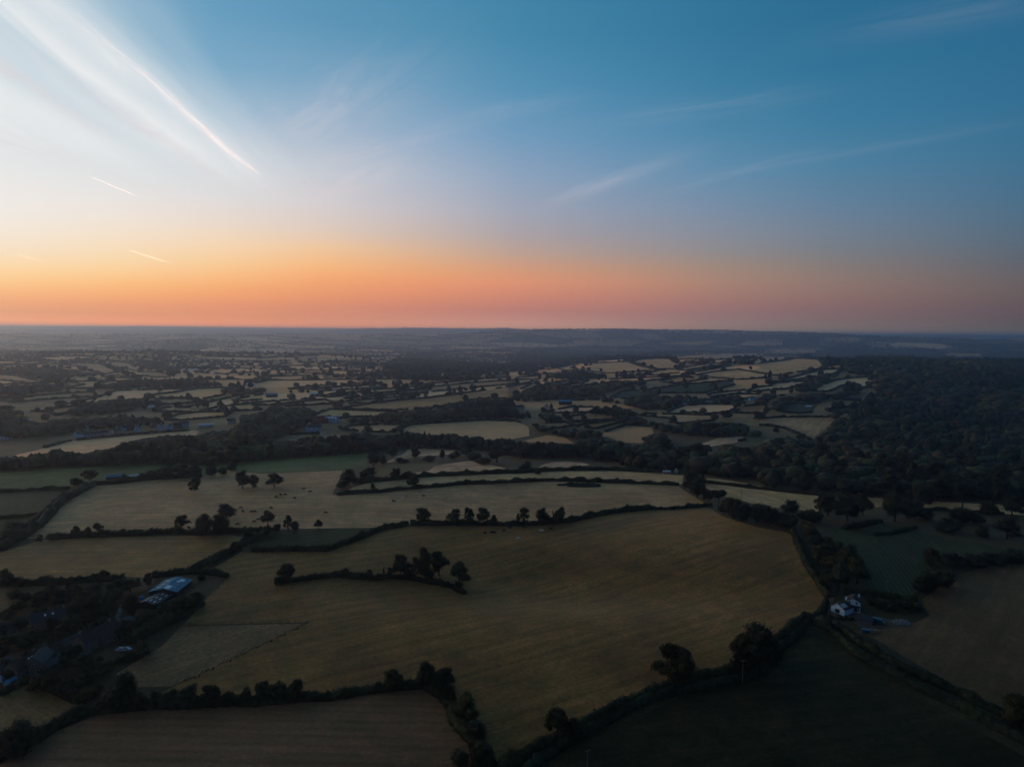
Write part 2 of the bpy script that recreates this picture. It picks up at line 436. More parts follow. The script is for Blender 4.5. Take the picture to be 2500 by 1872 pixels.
NEAR = [
 # foreground, traced from the photograph
 ('F 445,1236 520,1193 600,1192 700,1190 780,1166 830,1146 880,1137 1000,1134 1210,1127 1330,1107 1530,1096 1560,1115 1640,1140 1712,1152 1735,1205 1765,1250 1785,1290 1745,1340 1650,1398 1500,1468 1400,1518 1250,1578 1180,1640 1110,1700 1050,1620 990,1530 950,1468 830,1483 655,1503 500,1508 340,1500 385,1478 668,1344 395,1350 440,1300 470,1270 495,1243', 'olive2', 'pasture', 'broad olive hayfield filling the middle foreground', 14),
 ('F 392,1352 664,1346 540,1406 372,1482 300,1484 250,1456 300,1425 350,1395', 'paddock', 'rough', 'brown fenced paddock beside the farm buildings'),
 ('F -60,1700 0,1652 92,1590 200,1548 330,1522 500,1518 650,1514 830,1495 935,1487 985,1542 1010,1600 1030,1720', 'brown', 'stubble', 'dark brown stubble field at the bottom left', 14, 1.0),
 ('F -60,1590 -60,1488 0,1486 60,1478 110,1498 180,1532 195,1542 90,1586 30,1600', (.19, .12, .05), 'pasture', 'small tawny field in the bottom left corner'),
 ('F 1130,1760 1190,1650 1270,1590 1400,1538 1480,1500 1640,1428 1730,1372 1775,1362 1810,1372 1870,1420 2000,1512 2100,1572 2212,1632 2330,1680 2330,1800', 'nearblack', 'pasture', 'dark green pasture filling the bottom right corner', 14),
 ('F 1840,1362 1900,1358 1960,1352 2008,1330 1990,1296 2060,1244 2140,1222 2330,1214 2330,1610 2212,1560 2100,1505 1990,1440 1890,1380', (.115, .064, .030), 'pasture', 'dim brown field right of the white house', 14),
 ('F 1795,1140 1850,1143 1900,1126 1990,1150 2100,1172 2330,1196 2330,1210 2212,1208 2060,1225 1990,1270 1960,1292 1900,1280 1880,1270 1850,1230 1830,1190', (.056, .056, .018), 'maize', 'green maize field with planted rows at the right', 14, 78),
 ('F -60,1196 0,1194 90,1166 250,1160 500,1155 532,1163 500,1190 440,1230 400,1242 320,1248 240,1244 40,1256 -60,1258', 'olive', 'pasture', 'wide olive field above the farm at left'),
 ('F -60,1262 40,1262 240,1250 300,1250 180,1270 90,1300 60,1330 0,1345 -60,1350', 'dusk', 'rough', 'rough grey grass strip left of the farm trees'),
 ('b1 225,915 460,640 650,560 790,472 1250,425 1700,398 1900,340 2212,370 b2 60,368 750,340 700,460 660,540 720,552 1000,530 1300,500 1760,462 2212,442 b3 380,432 800,442 1440,468 1480,505 1640,600 1695,632 1200,662 900,698 700,728 500,772 0,802 b2 1900,797 1330,790 1100,822 700,826 230,835 0,862 b1 2100,845 2000,850 1400,856 900,882 460,908', 'tan', 'pasture', 'long pale pasture where cattle graze left of centre', 16),
 ('b1 -200,370 0,362 560,318 1400,292 1750,303 2212,262 b2 300,240 960,195 950,305 750,335 0,362 b1 2212,366 1900,340 1700,390 1250,408 850,432 590,488 300,500 80,514 -200,530', 'green', 'pasture', 'bright green meadow below the wooded belt'),
 ('b1 -200,535 80,522 300,508 585,498 500,610 390,705 0,738 -200,745', 'dkgreen', 'pasture', 'dark green field at the left edge'),
 ('b1 -200,752 0,748 380,715 250,790 100,860 0,900 -200,920', 'dkgreen', 'pasture', 'small dark field below the left lane'),
 ('b1 -200,920 0,895 100,870 250,830 330,790 200,850 90,925 0,990 -200,1100', 'dkgreen', 'rough', 'dark rough corner beside the left hedge'),
 ('b2 755,522 840,480 960,448 1250,420 1420,400 1800,380 2212,366 b3 0,375 500,347 900,347 1200,362 1480,382 1470,455 800,430 380,420 0,434 b2 2212,434 1760,448 1300,485 1000,516', 'straw', 'pasture', 'narrow pale strip between two long hedges'),
 ('b2 1040,408 1270,380 1400,345 1480,340 1530,300 1600,288 1830,258 1930,275 2100,315 2190,342 1800,365 1480,382 1250,415 1050,425', 'pink', 'rough', 'rough straw coloured ground with pale tufts'),
 ('b2 950,310 1050,300 1300,280 1560,275 1530,300 1480,338 1270,378 1050,400 1040,340', 'dkgreen', 'rough', 'dark scrubby ground left of the straw patch'),
 ('b2 1110,270 1180,235 1260,200 1300,165 1420,157 1560,165 1700,172 1640,205 1330,228 1160,270', 'pink', 'rough', 'small straw meadow among the trees'),
 ('b3 245,322 300,290 380,270 500,266 620,274 690,288 640,310 580,325 420,332 300,336', 'pink', 'rough', 'pale circular patch of dead grass'),
 ('b3 1652,462 1720,455 1850,468 2000,490 2212,512 b4 250,535 480,556 540,570 470,690 0,642 b3 1990,600 1900,580 1780,545 1690,500', 'straw', 'pasture', 'pale strip field right of the hedge copse'),
 ('b3 1670,402 1760,410 1900,430 2100,465 2212,488 b4 200,515 450,540 545,548 300,525 0,500 b3 2100,480 1900,448 1680,420', 'straw', 'pasture', 'thin pale strip under the wood'),
 ('b4 1330,665 1400,603 1600,608 1840,620 2070,630 2300,640 2300,720 2040,706 1800,690 1620,680', 'straw', 'pasture', 'pale strip behind tall trees at the right'),
 ('b4 1300,690 1500,688 1700,700 1850,718 2000,740 2300,760 2300,850 1960,840 1800,790 1500,740', 'dusk', 'pasture', 'dim field between hedges at the far right'),
 ('b4 900,570 1020,572 1030,640 960,650 890,620', 'tan', 'rough', 'small pale clearing between the right hand trees'),
 ('b2 -60,1015 0,925 60,890 230,842 500,836 700,832 1090,832 900,905 760,958 620,1006 300,1012 0,1018', 'dkgreen', 'pasture', 'dark green crop field beside the hayfield'),
 ('c1 740,770 880,690 1000,720 1080,760 950,830 800,880 760,830', (.06, .055, .028), 'rough', 'small garden lawn behind the long stone building'),
 ('c1 1030,150 1240,128 1500,105 1760,110 1850,130 1700,200 1620,260 1540,330 1480,260 1600,180 1450,130 1250,150 1180,230 1050,260', (.07, .055, .035), 'rough', 'trampled ground around the blue roofed barn'),
 # middle distance
 ('b1 105,215 330,165 560,97 900,60 1300,25 1640,0 1680,10 1640,55 1420,62 1200,90 1040,140 870,170 700,195 330,215 140,235', 'pink', 'stubble', 'pinkish stubble field behind the wooded belt'),
 ('a2 1210,1008 1300,963 1500,945 1960,920 2212,928 a3 100,940 175,975 180,1050 0,1085 a2 2100,1092 1800,1070 1530,1045 1400,1030', 'tan', 'stubble', 'large brown stubble field behind the wooded belt'),
 ('a2 750,1000 800,968 1000,958 1240,957 1270,965 1220,988 1150,1020 960,1018', 'tan', 'stubble', 'brown stubble field right of the long white house'),
 ('a2 120,1095 300,1042 420,1035 600,1042 720,1035 950,1030 1060,1040 900,1060 500,1085', 'greygreen', 'pasture', 'green grounds in front of the long white house'),
 ('a1 400,826 640,768 830,725 970,672 1300,662 1640,655 1460,690 1320,700 1240,742 1000,755 830,762 560,800', 'pink', 'stubble', 'pink stubble strips at the left'),
 ('a1 1250,712 1420,690 1660,655 1895,646 1890,705 1720,738 1500,735 1300,728', 'straw', 'stubble', 'pale tan field with two round trees'),
 ('a1 1310,745 1500,737 1700,752 1620,775 1370,786', 'greygreen', 'pasture', 'grey green field under the tan field'),
 ('a1 1300,846 1400,812 1610,815 1600,850', 'straw', 'pasture', 'small straw field beside the left copse'),
 ('a1 1390,920 1500,872 1690,852 1960,850 1900,890 1500,922', 'tan', 'stubble', 'tan field above the village roofs'),
 ('a1 1690,845 1850,806 2212,772 a2 0,790 0,815 a1 2212,832 1960,842', 'straw', 'pasture', 'long straw field with hedge at left'),
 ('a1 1960,752 2100,722 2212,702 2212,745 2050,760', 'straw', 'stubble', 'narrow straw strip below dark trees'),
 ('a1 265,845 380,850 385,960 330,960 270,940', 'olive', 'pasture', 'olive meadow between dark trees at left'),
 ('a1 0,752 100,735 300,712 770,682 760,722 400,745 100,770', 'greygreen', 'pasture', 'long grey green field below the left hill'),
 ('a1 400,830 560,812 700,800 620,850 480,880 420,860', 'olive', 'pasture', 'olive field beside the pink strips'),
 ('a1 0,535 150,548 270,580 410,592 340,625 150,595 0,580', 'tan', 'pasture', 'tan hill field at the left edge'),
 ('a1 500,452 650,440 830,440 930,480 1000,510 850,540 760,500 650,465', 'tan', 'pasture', 'big sloping tan field on the left hill'),
 ('a1 920,432 1000,426 1090,440 1195,500 1180,517 1080,490 990,470', 'tan', 'pasture', 'tan slope on the left hill above the wood'),
 ('a1 290,392 500,384 700,380 840,392 650,410 480,420', 'pink', 'stubble', 'pinkish field on top of the left hill'),
 ('a1 0,465 150,455 420,430 300,450 140,480 0,475', 'pink', 'stubble', 'thin pink field at the left edge'),
 ('a1 1195,512 1300,512 1430,530 1440,560 1300,560 1200,545', 'greygreen', 'pasture', 'grey green field on the valley slope'),
 ('a1 1620,465 1740,420 1780,440 1810,468 1700,470', 'tan', 'pasture', 'small triangular tan field'),
 ('a1 1720,522 1800,492 2000,486 2120,486 2110,516 1900,530', 'tan', 'stubble', 'tan field right of the pond'),
 ('a1 800,580 960,575 880,602 830,607', 'pink', 'pasture', 'small pink field in the valley'),
 ('a1 860,552 1000,541 1190,571 1000,562', 'pink', 'pasture', 'thin pink field on the valley side'),
 ('a1 470,615 600,600 710,620 600,640', 'greygreen', 'pasture', 'small green field in the valley'),
 ('a1 1390,368 1560,382 1800,385 2212,392 2212,420 1880,416 1600,395', 'pale', 'stubble', 'pale distant field at left'),
 ('a1 1290,392 1450,395 1640,408 1500,418', 'pink', 'stubble', 'pink hilltop strip'),
 ('a1 1860,310 2000,300 2160,315 2160,345 1980,340', 'tan', 'pasture', 'distant tan slope'),
 ('a2 690,822 850,800 1000,777 1240,750 1480,730 1700,700 2000,660 2212,622 2212,738 1900,738 1640,795 1350,830 1060,836', 'olive', 'pasture', 'long olive slope below the hedged strips'),
 ('a2 780,762 1000,740 1370,711 1360,732 1080,766 800,781', 'greygreen', 'pasture', 'pale green strip under the hedges'),
 ('a2 490,892 560,855 640,826 850,838 1080,846 1210,852 1000,890 760,900 560,897', 'straw', 'pasture', 'straw field above the white farm'),
 ('a2 1480,640 1860,602 2212,580 2212,612 1870,642 1500,680', 'olive', 'pasture', 'upper olive strip of the long slope'),
 ('a2 290,657 480,635 980,601 990,616 640,640 470,656', 'pink', 'stubble', 'pink strip with small trees'),
 ('a2 480,661 990,621 1000,650 560,673', 'pink', 'pasture', 'second pink strip with small trees'),
 ('a2 500,716 930,681 1000,690 640,726', 'pink', 'stubble', 'third pink strip with small trees'),
 ('a2 1000,662 1200,650 1500,622 1490,636 1180,680 1040,690', 'straw', 'pasture', 'yellowish strip between hedges'),
 ('a2 1010,690 1180,684 1500,645 1470,690 1200,705 900,730 760,740', 'dusk', 'pasture', 'dark strip between hedges'),
 ('a2 -20,772 480,736 520,741 200,790 -20,797', 'straw', 'pasture', 'thin straw field at centre left'),
 ('a2 260,800 420,760 600,746 705,782 560,786 300,802', 'tan', 'pasture', 'tan field left of the dark copse'),
 ('a2 80,550 360,521 600,520 590,531 110,556', 'straw', 'stubble', 'distant straw strip'),
 ('a2 20,402 200,388 360,390 360,416 30,421', 'straw', 'stubble', 'distant square straw field'),
 ('a2 410,560 760,535 760,555 420,572', 'pink', 'stubble', 'distant pink strip'),
 ('a2 920,400 1250,385 1230,400 930,414', 'pink', 'stubble', 'distant pink field at centre'),
 ('a2 660,490 930,478 920,500 680,502', 'pink', 'pasture', 'distant pinkish field by the belt of trees'),
 ('a2 1750,300 1980,302 1970,316 1780,316', 'pale', 'stubble', 'pale distant field'),
 ('a2 1990,440 2110,420 2200,424 2190,432 2050,446', 'pale', 'stubble', 'pale glinting distant strip'),
 ('a2 2060,490 2212,470 a3 200,460 0,480 a2 2212,492', 'pink', 'pasture', 'pink field beside the wood'),
 ('a2 1960,545 2140,520 2130,560 1960,570', 'dusk', 'pasture', 'dark field beside the wood'),
 ('a3 412,482 540,456 662,446 632,490 500,502', 'tan', 'stubble', 'tan field on the right hill'),
 ('a3 680,502 720,442 900,432 1020,430 1100,460 1250,496 1000,516 820,526', 'straw', 'pasture', 'pale field on the right hill with one tree'),
 ('a3 630,440 720,425 900,411 1240,396 1050,410 900,431', 'pale', 'stubble', 'pale narrow crest field'),
 ('a3 1042,430 1130,408 1250,401 1345,402 1470,460 1430,481 1270,491 1160,460', 'straw', 'pasture', 'pale hill field beside a lone round tree'),
 ('a3 1335,392 1550,371 1800,360 2110,352 2122,371 1950,395 1780,411 1600,400 1470,405', 'tan', 'pasture', 'wide tan field on the hill top'),
 ('a3 1480,475 1700,440 1880,430 1850,445 1500,500 1430,490', 'tan', 'pasture', 'tan strip behind the hill copse'),
 ('a3 1150,532 1250,505 1420,486 1450,521 1230,541', 'straw', 'pasture', 'straw field on the hillside'),
 ('a3 1500,503 1850,446 1880,461 1600,512', 'dusk', 'pasture', 'dim hill strip'),
 ('a3 1590,537 1750,510 1940,491 2212,536 2212,560 1950,577 1740,562', 'straw', 'pasture', 'broad straw field on the right hillside'),
 ('a3 1280,592 1440,556 1690,571 1400,612', 'olive', 'pasture', 'olive hillside field'),
 ('a3 1170,662 1450,620 1900,582 1910,620 1650,692 1250,692', 'dkgreen', 'pasture', 'dark green hillside field'),
 ('a3 870,722 960,680 1060,661 1270,702 1000,742', 'dkgreen', 'pasture', 'dark green field below the wood'),
 ('a3 1680,702 1850,680 2000,664 1980,690 1720,722', 'pale', 'stubble', 'bright straw strip on the right'),
 ('a3 2020,672 2100,641 2212,631 a4 100,608 400,588 390,605 210,655 0,672 a3 2100,682', 'pale', 'stubble', 'bright straw field left of the wood'),
 ('a3 1720,732 1900,702 2100,700 2090,731 1900,745', 'straw', 'stubble', 'straw field beside dark oaks'),
 ('a3 1350,852 1400,825 1480,801 1620,786 1960,790 1920,825 1870,851 1700,866 1500,852', 'pink', 'stubble', 'bright pink stubble field on the right'),
 ('a3 1890,857 2000,802 2180,781 a4 0,785 40,800 40,860 a3 2150,862', 'olive2', 'pasture', 'green field beside the pink stubble'),
 ('a3 290,852 520,811 720,809 690,852 450,860', 'pink', 'stubble', 'pink stubble strip behind dark oaks'),
 ('a3 480,895 700,861 960,870 930,911 560,935', 'olive', 'pasture', 'field strip with round oaks'),
 ('a3 560,966 920,921 940,940 740,992', 'olive2', 'pasture', 'green strip under the oaks'),
 ('a3 320,945 480,935 560,960 450,985 350,985', 'greygreen', 'pasture', 'small green meadow among trees'),
 ('a3 770,1042 880,995 1000,961 1210,972 1240,1060 b3 1150,110 1000,105 920,85', 'brown', 'stubble', 'brown field beside the big hedge trees'),
 ('a3 1110,882 1170,866 1480,872 1760,881 1740,922 1440,952 1350,902', 'tan', 'pasture', 'tan field below the pink stubble'),
 ('b3 90,100 330,42 480,62 560,112 300,104', 'brown', 'stubble', 'brown field in front of the wooded belt'),
 ('a3 0,585 180,575 220,590 60,625 0,632', 'straw', 'pasture', 'straw slope left of the hanger wood'),
 ('a3 0,640 100,620 210,610 60,680 0,750', 'olive', 'pasture', 'olive slope left of the hanger wood'),
 ('a3 380,610 520,578 680,590 620,610 450,625', 'dusk', 'pasture', 'dim clearing in the hanger wood'),
 ('a3 270,745 500,730 820,712 810,738 600,752', 'dkgreen', 'pasture', 'dark strip below the hanger wood'),
 ('a3 80,560 260,545 270,575 60,578', 'brown', 'stubble', 'dark brown strip by the wood'),
 ('a4 -20,905 200,893 640,893 560,962 480,1030 420,1095 370,1062 200,992 60,965 -20,965', 'tan', 'pasture', 'large pale field against the right hand wood'),
 ('a4 150,850 240,781 480,776 420,852 300,865', 'dusk', 'pasture', 'dark paddock with a pale caravan'),
 ('a4 540,835 640,815 790,800 770,852 620,862', 'dkgreen', 'pasture', 'green paddock below the scrap yard'),
 ('a4 -20,440 150,420 320,402 480,411 530,481 120,541 -20,522', 'straw', 'pasture', 'pale field near the white bungalows'),
 ('a4 0,382 200,392 310,400 0,435', 'tan', 'pasture', 'tan field wedge'),
 ('a4 30,340 200,332 460,331 450,352 30,358', 'straw', 'pasture', 'hilltop straw strip'),
 ('a4 120,595 380,525 540,491 680,491 640,521 400,561 120,606', 'pale', 'stubble', 'bright straw strip beside dark trees'),
 ('a4 410,672 500,630 620,582 760,562 920,556 920,592 900,642 850,641 760,610 650,640 560,680', 'pale', 'stubble', 'pale field under the edge of the wood'),
 ('a4 1045,286 1150,262 1480,272 1620,301 1500,316 1350,311 1200,290', 'pale', 'stubble', 'pale hilltop field in the wood'),
 ('a4 1540,352 1850,361 1840,381 1550,386', 'olive', 'pasture', 'green clearing in the wood'),
 ('b3 1500,150 1640,110 1800,60 1980,45 2000,80 1900,110 1700,140', 'pink', 'rough', 'rough felled clearing in the wood'),
]
for i, e in enumerate(NEAR):
    txt, col, mat, lab = e[:4]
    field(txt, col, mat, lab, step=e[4] if len(e) > 4 else 12.0, rot=e[5] if len(e) > 5 else None)
N_TRACED = len(FIELDS_W)

# woods: outlines of the wooded areas, for scattering trees and masking
WOOD_TXT = [
 ('belt', 'b1 -150,355 -150,235 0,232 140,212 330,190 520,165 700,190 870,160 1040,130 1200,80 1400,50 1680,40 1800,0 2212,-40 b2 130,92 300,85 500,60 700,55 740,75 760,45 950,30 1130,35 1300,10 1530,45 1640,25 2000,65 2212,85 b3 0,105 300,108 560,112 700,50 900,70 920,130 700,210 690,235 380,240 0,235 b2 2212,235 1900,165 1780,170 1400,150 1200,152 1120,180 1000,180 930,190 500,220 0,258 b1 2212,250 1980,290 1760,295 1400,288 560,312 0,352', 8.5),
 ('middle wood', 'b3 690,235 760,150 860,70 900,85 1000,108 1150,125 1170,30 1300,30 1350,110 1480,150 1640,120 1740,160 1640,290 1690,390 1480,330 1440,352 1200,345 1000,320 900,260 700,275', 9),
 ('great wood', 'a4 470,445 560,470 660,485 780,540 925,545 1000,520 920,600 1000,650 930,700 850,760 800,830 640,905 560,975 430,1095 b4 200,40 0,110 b3 2000,150 1850,110 1760,165 1650,290 1700,385 1900,418 2212,478 b4 200,508 480,535 600,525 720,540 1050,560 1300,590 1500,596 1700,600 2212,625 2560,640 a4 2560,330 2212,330 1860,350 1850,385 1600,390 1540,345 1500,405 1000,340 860,350 700,420 560,380', 9.5),
 ('hill top wood', 'a4 465,350 460,330 650,280 850,255 1080,268 1100,290 1350,312 1540,330 1540,392 1000,400 860,380 700,400', 11),
 ('ridge wood', 'a4 1520,262 1700,262 2560,300 2560,330 1900,320 1640,312', 13),
 ('hanger wood', 'a3 20,770 50,700 180,640 300,600 420,580 480,625 640,600 900,575 1150,585 1200,610 1000,650 860,690 800,705 480,735 300,760', 10),
 ('crest wood', 'a3 430,505 560,490 680,505 830,530 1000,520 1180,515 1190,535 1100,560 850,555 700,580 560,580 420,575 340,540', 10),
 ('vale wood', 'a2 1060,445 1280,355 1450,365 1700,392 1900,450 2212,455 2212,470 1960,540 1930,565 1500,592 1250,575 760,562 800,520 1120,500', 13),
 ('vale wood', 'a3 0,370 100,330 300,300 700,322 1300,340 1600,345 2212,300 2212,345 1600,355 1330,375 900,400 620,425 420,440 200,440 0,455', 13),
 ('valley trees', 'a2 1365,822 1500,800 1900,742 2212,745 a3 30,790 60,830 a2 2212,905 1960,912 1560,930 1300,958 1000,955 760,962 700,960 950,895 1050,860 1200,850', 10),
 ('left copse', 'a1 555,860 620,795 880,745 1100,735 1350,742 1355,808 1180,830 950,870 700,890', 10),
 ('village trees', 'a1 -100,1010 -100,780 80,790 180,860 260,945 390,962 480,890 700,895 1000,880 1300,890 1390,925 1390,965 1290,970 1100,985 940,985 700,1000 620,1035 400,1060 0,1085', 10),
 ('left hill wood', 'a1 0,505 300,480 470,475 640,490 850,532 780,560 620,560 420,600 200,555 0,530', 12),
 ('left valley wood', 'a1 720,655 860,610 1200,565 1600,575 1850,590 1900,635 1600,645 1300,652 900,662', 12),
 ('left hill wood', 'a1 820,412 930,440 990,475 1170,525 1160,545 1000,540 960,500 860,462', 12),
 ('left valley wood', 'a1 -100,650 100,620 400,602 460,620 600,645 710,655 600,680 0,722 -100,730', 12),
 ('far hill wood', 'a1 1170,262 1420,240 1800,275 2000,292 1850,300 1600,330 1400,368 1150,345 1000,335', 14),
 ('left hill wood', 'a1 1060,395 1300,410 1400,440 1540,480 1530,540 1440,520 1330,500 1200,480 1100,430', 12),
 ('farm row', 'a4 40,850 130,735 240,705 480,680 620,690 760,640 830,625 850,665 720,740 560,750 490,770 240,772 150,845', 9),
 ('centre trees', 'a2 760,900 960,895 1100,860 1350,825 1400,850 1250,900 960,950 780,950', 10),
 ('centre trees', 'a3 -20,885 60,850 250,850 360,860 480,885 480,930 320,940 250,900 60,910', 10),
 ('centre trees', 'a3 690,880 700,820 900,800 1000,815 1100,860 1160,850 1350,850 1340,865 1100,875 940,950 930,900 800,880', 10),
 ('hedge trees', 'a3 930,960 960,880 1100,880 1150,915 1450,955 1560,920 1740,925 2000,935 2040,990 2150,1000 2200,1060 b3 2000,60 1700,60 1300,20 1240,0 a3 1230,1010 1210,970', 10),
 ('lane trees', 'a3 170,1040 220,930 330,960 440,1000 560,980 740,1000 830,1080 b3 700,60 560,110 480,60 b3 200,0', 10),
 ('centre left trees', 'a2 110,830 200,770 240,810 420,800 500,830 500,890 490,950 300,1030 150,1090 0,1110 -100,1050 -100,870 0,860', 10),
 ('far belt', 'a1 1890,700 1900,640 1960,630 2030,650 2212,640 2212,700 2000,725', 11),
 ('hill copse', 'a3 1470,430 1500,410 1640,415 1700,385 1760,400 1750,430 1560,455', 10),
 ('hill copse', 'a3 1880,440 1900,410 1980,400 2060,405 2080,455 1960,462', 10),
 ('road trees', 'a3 980,740 1020,715 1200,705 1500,700 1640,720 1760,740 1820,700 1980,700 2000,780 1600,785 1450,795 1340,830 1150,840 1020,810', 10),
 ('right road trees', 'a4 -40,800 0,690 100,680 220,700 130,735 20,780', 10),
 ('right field copse', 'a4 235,660 260,620 330,610 400,560 520,520 630,525 620,560 470,640 410,680', 9),
]
WOODS = []
for nm, txt, sp in WOOD_TXT:
    P = ground_path(txt, 14.0, True); WOODS.append((nm, P, sp, np.array(path(txt))))
def inside_any(x, y, polys, skip=()):
    ins = np.zeros(np.shape(x), bool)
    for i, P in enumerate(polys):
        lo, hi = P[:, :2].min(0), P[:, :2].max(0)
        k = (x > lo[0]) & (x < hi[0]) & (y > lo[1]) & (y < hi[1]) & ~ins
        if k.any():
            r = np.zeros_like(ins); r[k] = pip(x[k], y[k], P[:, :2]); ins |= r
    return ins

# the patchwork of small fields out to the horizon
PATCH_EDGES = []
def patchwork():
    VV, TT_, CC, UU = [], [], [], []; o = 0
    pal = [CP['straw'], CP['tan'], CP['pink'], CP['olive'], CP['olive2'], CP['dkgreen'], CP['dusk'], CP['greygreen'], CP['pale'], (.05, .06, .035)]
    pw = np.array([.13, .16, .12, .12, .12, .12, .10, .07, .05, .12]); pw = pw / pw.sum()
    pw_far = np.array([.05, .07, .05, .05, .08, .24, .12, .05, .03, .26]); pw_far /= pw_far.sum()
    for (sx, sy, ymin, ymax, ang) in ((210, 150, 1150, 4300, 14), (330, 260, 4300, 10500, -9)):
        ca, sa = math.cos(R(ang)), math.sin(R(ang))
        n = int(9500 / min(sx, sy)) + 2
        ii = np.arange(-n, n + 1); jj = np.arange(0, int(11500 / sy) + 2)
        jit = {}
        def node(i, j):
            if (i, j) not in jit:
                gx = (i + rng.uniform(-.3, .3) + .5 * (j % 2)) * sx; gy = (j + rng.uniform(-.3, .3)) * sy
                jit[(i, j)] = (gx * ca - gy * sa, gx * sa + gy * ca)
            return jit[(i, j)]
        for j in jj:
            for i in ii:
                q = np.array([node(i, j), node(i + 1, j), node(i + 1, j + 1), node(i, j + 1)])
                c = q.mean(0); az = math.atan2(c[0], c[1])
                if c[1] < ymin or c[1] >= ymax or abs(az) > R(42): continue
                p = project((c[0], c[1], float(H(c[0], c[1]))))
                cov = inside_any(q[:, 0] * .7 + c[0] * .3, q[:, 1] * .7 + c[1] * .3, FIELDS_W[:N_TRACED])
                cov |= inside_any(q[:, 0] * .7 + c[0] * .3, q[:, 1] * .7 + c[1] * .3, [w[1] for w in WOODS])
                PATCH_EDGES.append((q[0], q[1])); PATCH_EDGES.append((q[0], q[3]))
                if cov.all(): continue
                if math.hypot(*c) > 5200 and az > -.08 and rng.random() < .62: continue
                if math.hypot(*c) > 8200 and rng.random() < .4: continue
                P = []
                for k in range(4):
                    a, b = q[k], q[(k + 1) % 4]
                    P += [a + (b - a) * t for t in (0, .33, .66)]
                P = np.array(P)
                d = drape(np.concatenate([P, np.zeros((12, 1))], 1), 1.0, None)
                if d is None: continue
                W, T = d; VV.append(W); TT_.append(T + o); o += len(W)
                pq = pw if (c[1] < 3300 or (az < -.12 and c[1] < 5200)) else pw_far
                cl = np.array(pal[rng.choice(len(pal), p=pq)]) * rng.uniform(.8, 1.15)
                CC.append(np.tile(cl, (len(W), 1)))
                t = rng.uniform(0, math.pi); UU.append(np.stack([W[:, 0] * math.cos(t) + W[:, 1] * math.sin(t), -W[:, 0] * math.sin(t) + W[:, 1] * math.cos(t)], -1))
    me = tri_mesh('distant_fields', np.vstack(VV), np.vstack(TT_), np.vstack(CC), True, np.vstack(UU))
    tag(link('distant_fields', me, M['stubble']), 'patchwork of small distant fields reaching to the horizon', 'fields', kind='structure')
patchwork()
# ------------------------------------------------------------------ tree prototypes
def ico(sub):
    bm = bmesh.new(); bmesh.ops.create_icosphere(bm, subdivisions=sub, radius=1.0)
    V = np.array([v.co[:] for v in bm.verts]); T = np.array([[v.index for v in f.verts] for f in bm.faces]); bm.free(); return V, T
ICO1, ICO2, ICO3 = ico(1), ico(2), ico(3)
def lump(V, g, amp, k=2.3):
    ph = g.uniform(0, 6.28, 9)
    n = np.zeros(len(V))
    for i in range(3):
        q = g.normal(size=3) * k * (1 + .7 * i)
        n += np.sin(V @ q + ph[i]) / (1 + .6 * i)
    return V * (1 + amp * n)[:, None]
def leaf_tris(P, N, size, g):
    """one small leaf-clump triangle pair (a kite) at each point"""
    m = len(P)
    a = g.normal(size=(m, 3)); a -= (a * N).sum(1, keepdims=True) * N * .6; a /= np.linalg.norm(a, axis=1, keepdims=True) + 1e-9
    b = np.cross(a, N + .5 * g.normal(size=(m, 3))); b /= np.linalg.norm(b, axis=1, keepdims=True) + 1e-9
    s = size * g.uniform(.6, 1.4, (m, 1))
    V = np.stack([P - a * s, P + b * s * .55, P + a * s * 1.1, P - b * s * .55], 1).reshape(-1, 3)
    o = np.arange(m)[:, None] * 4
    T = np.concatenate([o + [[0, 1, 2]], o + [[0, 2, 3]]], 0)
    return V, T
